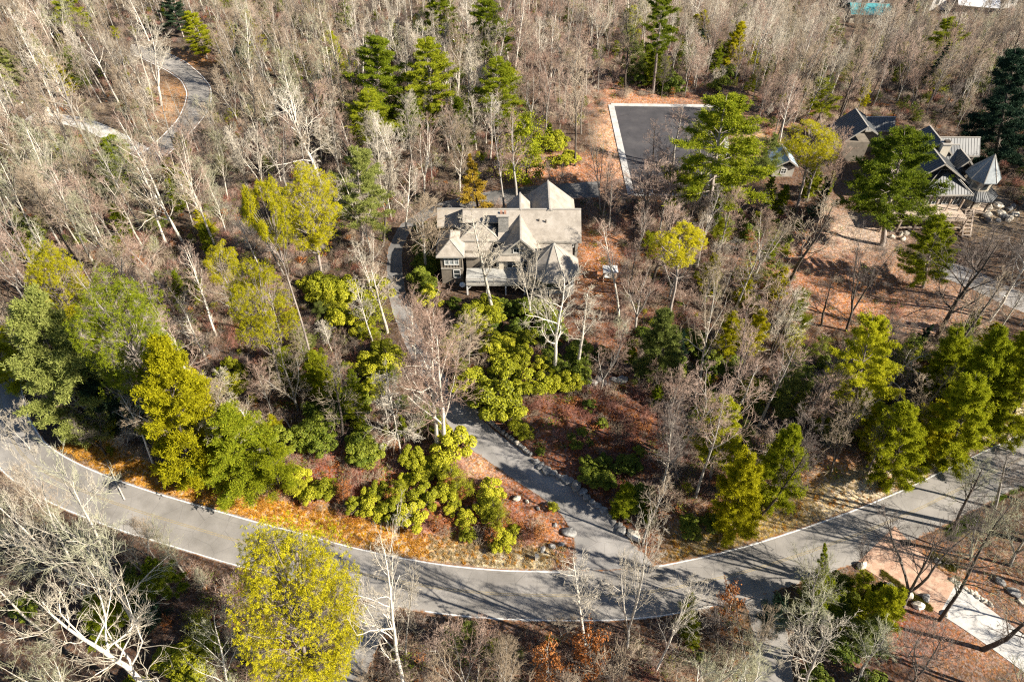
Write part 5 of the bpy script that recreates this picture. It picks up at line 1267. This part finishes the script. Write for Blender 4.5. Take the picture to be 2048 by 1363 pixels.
for n in range(N_TRY):
    x, y, gz_ = float(XX[n]), float(YS[n]), float(GZ_[n]); px, py = float(UU[n]), float(VV[n])
    if gap[n] < 1.2 or bgap[n] < 1.5 or y < 14: continue
    if any(inpoly(px, py, o_) for o_ in OPEN) and rnd.random() > .03: continue
    zn, tc2, dens = zone_at(px, py)
    if rnd.random() > dens: continue
    pn = math.sin(x * .071 + 2.1) * math.sin(y * .083 + .7) + .6 * math.sin(x * .19 - y * .13 + 1) ; pn2 = math.sin(x * .113 - 1) * math.sin(y * .097 + 2.2) + .5 * math.sin(x * .23 + y * .21)
    if pn < -.75 and rnd.random() < .72: continue
    tc2 = tc2 if rnd.random() < .5 else ('kt' if pn2 > .35 else 'dt' if pn2 < -.45 else 'tl' if pn > .5 else tc2)
    spacing = 2.3 if y > 100 else 2.55
    if near_any(x, y, spacing * rnd.uniform(.8, 1.3)): continue
    t_ = rnd.random(); styles = ['slender'] * 6 + ['broom'] * (5 if 'k' in tc2 else 2) + ['fork'] * 2 + ['spread'] * 2 + ['sapling'] * 3
    if y < 60: styles += ['fork', 'spread', 'sapling', 'sapling']
    st = rnd.choice(styles)
    H = dict(slender=rnd.uniform(9, 18), broom=rnd.uniform(7, 14), fork=rnd.uniform(8, 15), spread=rnd.uniform(10, 17), sapling=rnd.uniform(3, 6.5))[st] * (1.06 + .2 * max(-1, min(1, pn2)))
    if 560 < py < 1000 and 450 < px < 1300 and st != 'sapling': H *= .72
    if y > 150: H *= .82
    tu, tv, td = Q(x, y, gz_ + H); wpx = H * .2 * FOC / td
    def covers(poly):
        for f in (1.0, .8, .6, .4):
            uu, vv = px + (tu - px) * f, py + (tv - py) * f
            for q in (-wpx * .7, 0, wpx * .7):
                if inpoly(uu + q, vv, poly): return True
        return False
    bad = False
    for poly, allow in KEEP:
        if covers(poly) and rnd.random() >= allow: bad = True; break
    if bad: continue
    seen = -60 < px < 2110 and tv < 1400 and py > -15 and (tu > -150 and tu < 2200)
    put(x, y, spacing); cands.append((x, y, gz_, st, f'{st}{rnd.randrange(KEYS[st])}', H, tc2, zn, abs(py - tv) if seen else 0, px, py, tu, tv))
print('bare trees', len(cands))
cands.sort(key=lambda c: -c[8])
SIZEW = {'slender': 'slender', 'broom': 'round-headed', 'fork': 'forked', 'spread': 'wide-armed', 'sapling': 'small young'}
n_ind = 262
tall_ids = [c for c in cands if c[8] > 0 and c[3] != 'sapling'][:n_ind]
sap_ids = [c for c in cands if c[8] > 0 and c[3] == 'sapling'][:120]
def bark_for(px): return 'bark_dark' if rnd.random() < (.6 if px > 1500 else .16) else ('bark_pale' if rnd.random() < .6 else 'bark_grey')  # more dark bark at the right: unlit trunk sides put into the colour
chosen = set()
for c in tall_ids + sap_ids:
    x, y, gz_, st, key, H, tc2, zn, sc_, px, py, tu, tv = c; chosen.add(id(c))
    t1 = tc2[0] if rnd.random() < .7 else tc2[1]; bk = bark_for(px)
    trunkw = {'bark_dark': 'dark-trunked', 'bark_pale': 'pale-trunked', 'bark_grey': 'grey-trunked'}[bk]
    if st == 'sapling': lab = f'small young {TWORD[t1]} bare tree {zn}'; nm = 'bare_sapling'
    else: lab = f'{SIZEW[st]} {trunkw} {TWORD[t1]} bare tree {zn}'; nm = BT
    plant(nm, key, (x, y, gz_), H, lab, 'tree', ('bare saplings ' if st == 'sapling' else 'bare trees ') + zn, rnd.uniform(.85, 1.15), None, bk, TINT[t1])
rest = [c for c in cands if id(c) not in chosen]
print('individual', len(chosen), 'mass', len(rest))

# --- a few more evergreens spread through the woods
ev = 0
EVZ = [(30, 330, 60, 300, 5, 'in the pale woods at the upper left'), (430, 700, 20, 330, 9, 'right of the upper road'), (900, 1200, 150, 330, 6, 'on the slope left of the court'),
       (1240, 1560, 60, 175, 13, 'beyond the court'), (1560, 1980, 60, 240, 12, 'in the far woods, top right'), (1420, 1640, 330, 460, 6, 'left of the metal-roofed house'),
       (1300, 1560, 560, 900, 11, 'right of the red-brown clearing'), (1560, 1800, 680, 900, 8, 'in the right-hand woods'), (1800, 2040, 680, 850, 7, 'above the right end of the road'),
       (20, 440, 600, 850, 7, 'among the left yellow pines'), (560, 860, 540, 860, 12, 'below the round yellow pines'), (60, 460, 330, 480, 6, 'above the left yellow pines'),
       (360, 620, 860, 960, 3, 'among the roadside evergreens'), (1560, 1760, 1150, 1300, 4, 'at the lower right'), (150, 420, 1100, 1300, 4, 'in the thicket at the lower left')]
for x0, x1, y0, y1, cnt, zn in EVZ:
    k = 0; g_ = 0
    while k < cnt and g_ < cnt * 12:
        g_ += 1; px, py = rnd.uniform(x0, x1), rnd.uniform(y0, y1); b = P(px, py)
        if not clear_of_roads(b.x, b.y, 2.0) or near_any(b.x, b.y, 1.6): continue
        if any(inpoly(px, py, o_) for o_ in OPEN): continue
        H = rnd.uniform(4, 10) if py > 330 else rnd.uniform(6, 12); b.z = float(ground_z(b.x, b.y)); tu, tv, td = Q(b.x, b.y, b.z + H)
        if any(inpoly(px + (tu - px) * f, py + (tv - py) * f, poly) for poly, al in KEEP for f in (1, .7, .4)): continue
        key, cm, word, cat = rnd.choice([('bushy0', 'needle_green', 'bushy green evergreen', 'tree'), ('fpine0', 'needle_green', 'full green evergreen', 'tree'), ('fpine1', 'needle_white', 'feathery yellow-green pine', 'tree'), ('fpine2', 'needle_gold', 'feathery yellow pine', 'tree'), ('wpine1', 'needle_white', 'layered yellow-green pine', 'tree'),
                               ('bushy3', 'needle_grey', 'soft grey-green evergreen', 'tree'), ('laurel1', 'leaf_laurel', 'broad dark laurel', 'tree'), ('laurel0', 'leaf_rhodo', 'broad yellow-green laurel', 'tree'), ('cone1', 'needle_dark', 'narrow dark evergreen', 'tree')])
        if key.startswith('laurel'): H = min(H, 5.5)
        plant('evergreen_tree', key, b, H, f'{word} {zn}', cat, 'evergreens ' + zn, rnd.uniform(.85, 1.1), None, None, cm); put(b.x, b.y, 1.6); k += 1; ev += 1
print('evergreens', ev)

# ------------------------------------------------------------------ masses that nobody could count, scattered by geometry nodes
def mass(name, sets, pts):
    """pts: list of (x, y, z, rot, scale, index); sets: list of lists of (mesh, material or None)"""
    cols = bpy.data.collections.new(name + '_sources')
    for i, parts in enumerate(sets):
        sub = bpy.data.collections.new(f'{name}_{i:02d}'); cols.children.link(sub)
        for me, mt in parts:
            o = bpy.data.objects.new(f'{name}_{i:02d}', me); sub.objects.link(o)
            if mt: o.material_slots[0].link = 'OBJECT'; o.material_slots[0].material = M[mt]
    A = np.array(pts, np.float64); me = bpy.data.meshes.new(name); me.vertices.add(len(A)); me.vertices.foreach_set('co', A[:, :3].astype(np.float32).ravel())
    for nm, col_ in (('rot', 3), ('scl', 4)):
        at_ = me.attributes.new(nm, 'FLOAT', 'POINT'); at_.data.foreach_set('value', A[:, col_].astype(np.float32))
    at_ = me.attributes.new('pick', 'INT', 'POINT'); at_.data.foreach_set('value', A[:, 5].astype(np.int32))
    ob = link(bpy.data.objects.new(name, me))
    ng = bpy.data.node_groups.new(name, 'GeometryNodeTree'); ng.interface.new_socket('Geometry', in_out='INPUT', socket_type='NodeSocketGeometry'); ng.interface.new_socket('Geometry', in_out='OUTPUT', socket_type='NodeSocketGeometry')
    gi = ng.nodes.new('NodeGroupInput'); go = ng.nodes.new('NodeGroupOutput'); ip = ng.nodes.new('GeometryNodeInstanceOnPoints'); ci = ng.nodes.new('GeometryNodeCollectionInfo')
    ci.inputs['Collection'].default_value = cols; ci.inputs['Separate Children'].default_value = True; ci.inputs['Reset Children'].default_value = True
    def na(nm, ty):
        a_ = ng.nodes.new('GeometryNodeInputNamedAttribute'); a_.data_type = ty; a_.inputs['Name'].default_value = nm; return a_.outputs['Attribute']
    cx = ng.nodes.new('ShaderNodeCombineXYZ'); L_ = ng.links.new; L_(na('rot', 'FLOAT'), cx.inputs[2]); L_(cx.outputs[0], ip.inputs['Rotation'])
    L_(na('scl', 'FLOAT'), ip.inputs['Scale']); L_(na('pick', 'INT'), ip.inputs['Instance Index']); ip.inputs['Pick Instance'].default_value = True
    L_(gi.outputs[0], ip.inputs['Points']); L_(ci.outputs[0], ip.inputs['Instance']); L_(ip.outputs[0], go.inputs[0])
    md = ob.modifiers.new('scatter', 'NODES'); md.node_group = ng
    return tag(ob, kind='stuff')
variants = []; vkey = {}
for key in [k for k in PROTO if k[:-1] in KEYS]:
    for tk in 'tpkld':
        vkey[(key, tk)] = len(variants); variants.append([(PROTO[key][0], 'bark_dark' if tk == 'd' else ('bark_pale' if tk in 'pl' else 'bark_grey')), (PROTO[key][1], TINT[tk])])
pts = []
for c in rest:
    x, y, gz_, st, key, H, tc2, zn, sc_, px, py, tu, tv = c
    tk = tc2[0] if rnd.random() < .7 else tc2[1]
    pts.append((x, y, gz_, rnd.uniform(0, 6.28), H / PROTO[key][2], vkey[(key, tk)]))
ob = mass('bare_woods', variants, pts); tag(ob, 'mass of leafless grey and pinkish trees filling the far woods', 'woods')
# far evergreens mixed in the mass
epts = []
UE = 5200; uy = 24 + rng.random(UE) ** .85 * 270; ux = rng.uniform(-1, 1, UE) * (uy * .78 + 16); ug = road_gap(ux, uy); ub = box_gap(ux, uy); uz = ground_z(ux, uy); uu_, uv_, _ = Q(ux, uy, uz)
for k in range(UE):
    x, y, px, py = ux[k], uy[k], uu_[k], uv_[k]
    if ug[k] < 1.5 or ub[k] < 1.5: continue
    pn = math.sin(x * .071 + 2.1) * math.sin(y * .083 + .7) + .6 * math.sin(x * .19 - y * .13 + 1)
    mid_w = 540 < py < 1000 or py > 1150
    keep = (.50 if mid_w else .26) + (.35 if pn < -.55 else 0)
    if px > 1500 and 420 < py < 640: keep *= .5
    if rnd.random() > keep or any(inpoly(px, py, o_) for o_ in OPEN): continue
    sc_ = rnd.uniform(.14, .42) if mid_w else rnd.uniform(.2, .6)
    if any(inpoly(px, py - q, poly) for poly, al in KEEP for q in (0, 30 * sc_ / .4, 60 * sc_ / .4)): continue
    epts.append((x, y, uz[k], rnd.uniform(0, 6), sc_, rnd.choice([0, 1, 2, 3, 4, 5, 2, 5, 6])))
print('understorey', len(epts))
ob = mass('understorey_evergreens', [[(PROTO['bushy0'][0], None), (PROTO['bushy0'][1], 'needle_green')], [(PROTO['bushy2'][0], None), (PROTO['bushy2'][1], 'needle_grey')], [(PROTO['laurel0'][0], None), (PROTO['laurel0'][1], 'leaf_laurel')], [(PROTO['bushy1'][0], None), (PROTO['bushy1'][1], 'needle_green')], [(PROTO['fpine0'][0], None), (PROTO['fpine0'][1], 'needle_white')], [(PROTO['laurel1'][0], None), (PROTO['laurel1'][1], 'leaf_rhodo')], [(PROTO['brownleaf0'][0], None), (PROTO['brownleaf0'][1], 'leaf_brown')]], epts)
tag(ob, 'scattered low evergreens growing under the far leafless trees', 'undergrowth')
# dry brush and low green on the forest floor
bm_ = [brush(50 + i, .9, 60).mesh('dry_brush', M['twig_tan']) for i in range(2)] + [brush(60, .7, 60, 'leaf').mesh('low_green', M['leaf_laurel'])] + [brush(61, .5, 70, 'leaf').mesh('brown_leaves', M['leaf_brown'])]
sets = [[(bm_[0], 'twig_tan')], [(bm_[1], 'twig_pink')], [(bm_[0], 'twig_dark')], [(bm_[2], None)], [(bm_[3], None)], [(bm_[1], 'twig_red')]]
NB = 19000; ys = 16 + rng.random(NB) ** .8 * 190; xs = rng.uniform(-1, 1, NB) * (ys * .78 + 12); g1 = road_gap(xs, ys); g2 = box_gap(xs, ys); zz = ground_z(xs, ys); u_, v_, _ = Q(xs, ys, zz); pts = []
for n in range(NB):
    if g1[n] < 1.3 or g2[n] < .6: continue
    px, py = u_[n], v_[n]; o_ = [k for k, pl_ in enumerate(OPEN) if inpoly(px, py, pl_)]
    if o_ and not (4 in o_ or 1 in o_) and rnd.random() < .88: continue
    if g1[n] < 3.2 and ((px > 150 and py > 900) or px > 1300) and py < 1140: continue
    red = 4 in o_ or 1 in o_
    pk = rnd.choice([4, 4, 5, 4, 5, 3, 0]) if red else rnd.choice([0, 0, 1, 1, 2, 2, 3, 4, 5, 3])
    pts.append((xs[n], ys[n], zz[n], rnd.uniform(0, 6.28), rnd.uniform(.6, 1.7), pk))
ob = mass('forest_brush', sets, pts); tag(ob, 'dry twiggy brush, dead leaves and low greenery over the forest floor', 'undergrowth')
# grass of the verges
gm = [brush(70 + i, .33, 46, 'grass').mesh('verge_grass', M['grass_gold']) for i in range(2)] + [brush(75, .3, 46, 'grass').mesh('pale_grass', M['grass_pale'])]
pts = []
for k in range(5200):
    i = rnd.randrange(0, len(EDGE) - 1); f = rnd.random(); e_ = EDGE[i] + (EDGE[i + 1] - EDGE[i]) * f; dd_ = rnd.uniform(.25, 3.2) ; p = e_ - NRM[i] * dd_
    if float(road_gap(np.array([p[0]]), np.array([p[1]]))[0]) < .15: continue
    px, py, _d = Q(p[0], p[1], 0.)
    if not (120 < px < 2100) or 1130 < px < 1330: continue
    if px > 1330 and rnd.random() < .72: continue
    pale = px > 860 if px < 1200 else rnd.random() < .6
    if pale and px < 1200 and rnd.random() < .2: pale = False
    pts.append((p[0], p[1], float(ground_z(p[0], p[1])), rnd.uniform(0, 6.28), rnd.uniform(.6, 1.3), 2 if pale else rnd.randrange(2)))
ob = mass('verge_grass', [[(gm[0], None)], [(gm[1], None)], [(gm[2], None)]], pts); tag(ob, 'dry golden and pale grass along the edge of the road', 'grass')

# ------------------------------------------------------------------ stones
def boulder_mesh(seed, sq=(1, .8, .6), cuts=2):
    import bmesh
    from mathutils import noise as mnz
    bm = bmesh.new(); bmesh.ops.create_icosphere(bm, subdivisions=cuts, radius=.5)
    for v in bm.verts:
        n = mnz.noise(v.co * 2.2 + Vector((seed * 3.1, 0, 0))); n2 = mnz.noise(v.co * 5 + Vector((0, seed * 1.7, 0)))
        v.co *= 1 + .42 * n + .16 * n2; v.co = Vector((v.co.x * sq[0], v.co.y * sq[1], v.co.z * sq[2]))
    me = bpy.data.meshes.new('boulder'); bm.to_mesh(me); bm.free(); return me
BM = [boulder_mesh(i, ((1, .8, .6), (1, .65, .75), (1.1, .9, .5))[i % 3]) for i in range(6)]
for me in BM: me.materials.append(M['rock'])
def boulder(px, py, wpx, label, mat='rock', group=None, rz=None, flat=1.0):
    b = P(px, py); b.z = float(ground_z(b.x, b.y)); d = Q(b.x, b.y, b.z)[2]; s = wpx * d / FOC
    o = bpy.data.objects.new('boulder', BM[rnd.randrange(6)]); S.collection.objects.link(o); o.location = b + Vector((0, 0, s * .18 * flat)); o.scale = (s, s, s * flat); o.rotation_euler = (rnd.gauss(0, .15), rnd.gauss(0, .15), rnd.uniform(0, 6.3) if rz is None else rz)
    if mat != 'rock': o.material_slots[0].link = 'OBJECT'; o.material_slots[0].material = M[mat]
    return tag(o, label, 'boulder', group)
boulder(1138, 1066, 26, 'large dark rounded boulder on the tip of the island', 'rock')
boulder(1103, 1094, 17, 'flat grey boulder near the island tip', 'rock'); boulder(1085, 1100, 13, 'small grey stone left of the flat boulder on the island', 'rock'); boulder(1122, 1090, 12, 'small stone between the flat boulder and the dark rounded one', 'rock')
boulder(1034, 998, 18, 'white angular boulder on the driveway side of the island', 'rock_pale', rz=.5); boulder(1054, 1003, 11, 'smaller white stone right of the white angular boulder', 'rock_pale')
boulder(1076, 1017, 11, 'grey stone below the white stones on the island', 'rock'); boulder(1110, 1050, 10, 'grey stone above the dark rounded boulder', 'rock')
boulder(906, 961, 16, 'pale boulder at the foot of the shrubs left of the driveway', 'rock_pale')
boulder(1152, 973, 30, 'biggest grey boulder of the driveway wall', 'rock'); boulder(1268, 1072, 30, 'pale boulder at the right side of the driveway mouth', 'rock_pale'); boulder(1243, 1063, 20, 'dark boulder left of the pale one at the driveway mouth', 'rock')
wl = [(1070, 925), (1082, 932), (1093, 941), (1105, 945), (1116, 953), (1128, 957), (1140, 962), (1166, 985), (1175, 996), (1186, 1004), (1198, 1012), (1208, 1022), (1219, 1033), (1228, 1042), (1236, 1052)]
for k, (px, py) in enumerate(wl): boulder(px + rnd.uniform(-2, 2), py + rnd.uniform(-2, 2), rnd.uniform(13, 21), 'grey boulder edging the right of the driveway', 'rock', 'boulders edging the driveway')
for k in range(9): boulder(1178 + k * 9 + rnd.uniform(-3, 3), 766 + rnd.uniform(-5, 12), rnd.uniform(11, 20), 'grey outcrop rock above the red-brown clearing', 'rock', 'rocks of the outcrop in the clearing')
for px, py, w_, lab, mt in [(1722, 1132, 22, 'pale boulder at the left corner of the paver apron', 'rock_pale'), (1778, 1172, 16, 'grey stone below the mossy strip of the concrete drive', 'rock'), (1818, 1190, 17, 'pale stone in the middle of the mossy strip', 'rock_pale'),
    (1835, 1212, 26, 'large pale hollowed boulder below the mossy strip', 'rock_pale'), (1850, 1195, 20, 'grey boulder uphill of the hollowed one', 'rock'), (1874, 1122, 14, 'pale stone at the right end of the paver apron', 'rock_pale'),
    (1998, 1165, 20, 'grey boulder right of the concrete drive among leaves', 'rock'), (2042, 1203, 14, 'white stone at the right edge above the concrete drive', 'rock_pale'), (2025, 1185, 22, 'broad grey rock near the right edge above the concrete drive', 'rock'), (1892, 1228, 16, 'pale stone at the lower end of the mossy strip', 'rock_pale')]:
    boulder(px, py, w_, lab, mt)
for k in range(13): t_ = k / 12; boulder(1905 + 75 * t_, 1160 + 48 * t_ + rnd.uniform(-2, 2), rnd.uniform(8, 13), 'white edging stone along the upper side of the concrete drive', 'rock_pale', 'white edging stones of the concrete drive')
for k in range(8): boulder(rnd.uniform(20, 100), rnd.uniform(205, 300), rnd.uniform(20, 38), 'pale yellowish rock slab in the left woods below the top corner', 'rock_pale', 'pale rock slabs in the left woods', flat=.6)
for k in range(14): boulder(rnd.uniform(1960, 2035), rnd.uniform(408, 445), rnd.uniform(10, 24), 'tan rock on the bank below the octagonal tower', 'rock_pale' if k % 2 else 'rock', 'rocks below the tower')
for k in range(10): boulder(rnd.uniform(1770, 1900), rnd.uniform(448, 480), rnd.uniform(8, 16), 'tan rock below the deck', 'rock_pale' if k % 2 else 'rock', 'rocks below the deck')
# low stone wall on the right of the driveway, stone by stone
wallL = resample(pl([(905, 775), (930, 803), (955, 826), (985, 850), (1015, 874), (1042, 895), (1062, 912)]), 60)
wo = empty('driveway_wall', (wallL[30][0], wallL[30][1], 0)); tag(wo, 'low dry-stone wall along the upper right side of the driveway', 'wall')
stone = MB().box(-.5, .5, -.5, .5, 0, 1).out('stone', M['rock'], wo); sme = stone.data
import bmesh as _b
bm2 = _b.new(); bm2.from_mesh(sme); _b.ops.bevel(bm2, geom=bm2.edges[:], offset=.12, segments=1, affect='EDGES')
for v in bm2.verts: v.co += Vector((rnd.gauss(0, .03), rnd.gauss(0, .03), rnd.gauss(0, .03)))
bm2.to_mesh(sme); bm2.free()
first = True
for i in range(0, 59):
    a_ = Vector((*wallL[i], 0)); b_ = Vector((*wallL[i + 1], 0)); L_ = (b_ - a_).length; ang = math.atan2(b_.y - a_.y, b_.x - a_.x)
    for row in range(2):
        if row == 1 and rnd.random() < .12: continue
        o = stone if first else stone.copy()
        if not first: S.collection.objects.link(o)
        first = False; o.parent = wo
        o.location = (a_ + b_) / 2 - wo.location + Vector((rnd.gauss(0, .03), rnd.gauss(0, .03), row * .33)); o.rotation_euler = (0, 0, ang + rnd.gauss(0, .06)); o.scale = (L_ * .98, rnd.uniform(.4, .52), rnd.uniform(.31, .36))
        if row == 1 and rnd.random() < .4: o.material_slots[0].link = 'OBJECT'; o.material_slots[0].material = M['rock_pale']
# mossy bank beside the concrete drive and a green patch at the road edge, grown as tufts
gg = [brush(90 + i, .2, 60, 'grass').mesh('moss_tufts', leafy('moss_tuft', [(.09, .09, .015), (.2, .18, .03), (.3, .28, .05)], .2, .9)) for i in range(1)] + [brush(95, .3, 50, 'grass').mesh('green_grass', leafy('green_grass', [(.10, .16, .02), (.2, .27, .035), (.3, .36, .06)], .2, .8))]
pts = []
for (cx_, cy_, sx_, sy_, ang_, n_, w_) in [(1815, 1178, 62, 9, .62, 620, 0), (1888, 1124, 30, 7, .55, 160, 0), (1925, 1052, 34, 9, -.62, 380, 1), (2015, 985, 40, 6, -.5, 160, 1)]:
    for k in range(n_):
        a_, b_ = rnd.uniform(-1, 1), rnd.gauss(0, .55); b_ = max(-1.2, min(1.2, b_)); px = cx_ + a_ * sx_ * math.cos(ang_) - b_ * sy_ * math.sin(ang_); py = cy_ + a_ * sx_ * math.sin(ang_) + b_ * sy_ * math.cos(ang_)
        p = P(px, py)
        if float(road_gap(np.array([p.x]), np.array([p.y]))[0]) < .1: continue
        pts.append((p.x, p.y, float(ground_z(p.x, p.y)), rnd.uniform(0, 6.28), rnd.uniform(.6, 1.5), w_))
ob = mass('moss_and_grass', [[(gg[0], None)], [(gg[1], None)]], pts); tag(ob, 'olive moss and short green grass on the banks beside the concrete drive', 'moss')
# drain, driveway marker, dark post added where a shadow lies
dr = empty('storm_drain', P(1812, 1085)); tag(dr, 'dark square storm drain at the road edge beside the paver apron', 'drain')
MB().box(-.65, .65, -.4, .4, -.1, .075).out('drain_mouth', M['soil_dark'], dr)
mb = MB()
for k in range(7): mb.box(-.6 + k * .19, -.53 + k * .19, -.36, .36, .078, .1)
mb.out('grate', M['wood_dark'], dr)
mk = empty('driveway_marker', P(1073, 1118)); tag(mk, 'short pale stone marker post on the island tip beside the road', 'marker post')
MB().box(-.16, .16, -.16, .16, -.1, .95).out('post', M['rock_pale'], mk); MB().box(-.21, .21, -.21, .21, .952, 1.03).out('cap', M['rock'], mk)
lp = empty('lamp_post', P(1111, 1112)); tag(lp, 'short dark post standing in for a shadow on the island tip', 'lamp')
MB().box(-.04, .04, -.04, .04, -.1, .9).out('post', M['wood_dark'], lp); MB().box(-.12, .12, -.12, .12, .902, 1.15).out('post_head', M['wood_dark'], lp)
# fallen trunks
def log_(a, b, r, label, mat='bark_pale'):
    A_, B_ = P(*a), P(*b); A_.z = float(ground_z(A_.x, A_.y)) + r * .8; B_.z = float(ground_z(B_.x, B_.y)) + r * .8; mid_ = (A_ + B_) / 2
    o = empty('fallen_trunk', mid_); tag(o, label, 'log'); pts_ = np.array([tuple(A_.lerp(B_, t_) - mid_ + Vector((0, 0, .15 * math.sin(t_ * 3)))) for t_ in np.linspace(0, 1, 7)])
    V, T = tube(pts_, r * np.linspace(1, .45, 7), 8); me = np_mesh('trunk', V, T, [M[mat]], None, True); link(bpy.data.objects.new('trunk', me), o)
    G = Geo(); g = np.random.default_rng(5)
    for k in range(9):
        q = pts_[2 + k % 5]; d = g.normal(0, 1, 3); d[2] = abs(d[2]); bp_, _ = path(g, q, d, g.uniform(.8, 2.2), 3, .2, 0); V, T = tube(bp_, r * .35 * np.linspace(1, .3, 4), 4); G.add(V, T)
    link(bpy.data.objects.new('branches', G.mesh('branches', M[mat])), o)
log_((600, 890), (560, 820), .16, 'grey fallen trunk with dead branches below the long-trunked pines', 'bark_grey')
log_((1560, 700), (1620, 640), .16, 'pale fallen trunk left of the small green conifer on the right', 'bark_pale')
log_((1475, 715), (1545, 700), .2, 'thick pale broken limb lying in the dark gap of the right-hand woods', 'bark_pale')
log_((1790, 760), (1850, 715), .16, 'silvery fallen trunk with crooked branches below the forking dark tree', 'bark_pale')
log_((250, 1000), (215, 925), .1, 'thin dead branch lying at the dark inside of the left road bend', 'bark_pale')

# ------------------------------------------------------------------ give look-alikes their own place words
ORD = ['leftmost', 'second from left', 'third from left', 'fourth from left', 'fifth from left', 'sixth from left', 'seventh from left', 'eighth from left', 'ninth from left', 'tenth from left']
byl = {}
for o in S.objects:
    if o.get('category') and o.get('label'): byl.setdefault(o['label'], []).append(o)
def nwords(t): return len(t.replace('-', ' ').split())
def pxy(o): return Q(o.location.x, o.location.y, o.location.z)[:2]
for lab, os_ in byl.items():
    if len(os_) < 2: continue
    os_.sort(key=lambda o: pxy(o)[1]); k = 1 if len(os_) <= 6 else (2 if len(os_) <= 14 else 3); rows = [os_[i * len(os_) // k:(i + 1) * len(os_) // k] for i in range(k)]
    names = {1: [''], 2: ['farther ', 'nearer '], 3: ['farther ', 'middle ', 'nearer ']}[k]
    for nm, row in zip(names, rows):
        if len(row) > 10: continue
        row.sort(key=lambda o: pxy(o)[0])
        for i, o in enumerate(row): o['label'] = f"{nm}{lab}, {ORD[i]}" if len(row) > 1 else f"{nm}{lab}"
for o in S.objects:
    if o.get('category') and nwords(o.get('label', '')) > 16: print('LONG', nwords(o['label']), o['label'])

print('triangles', sum(sum(len(p.vertices) - 2 for p in m_.polygons) if len(m_.polygons) < 5000 else len(m_.polygons) for m_ in bpy.data.meshes))
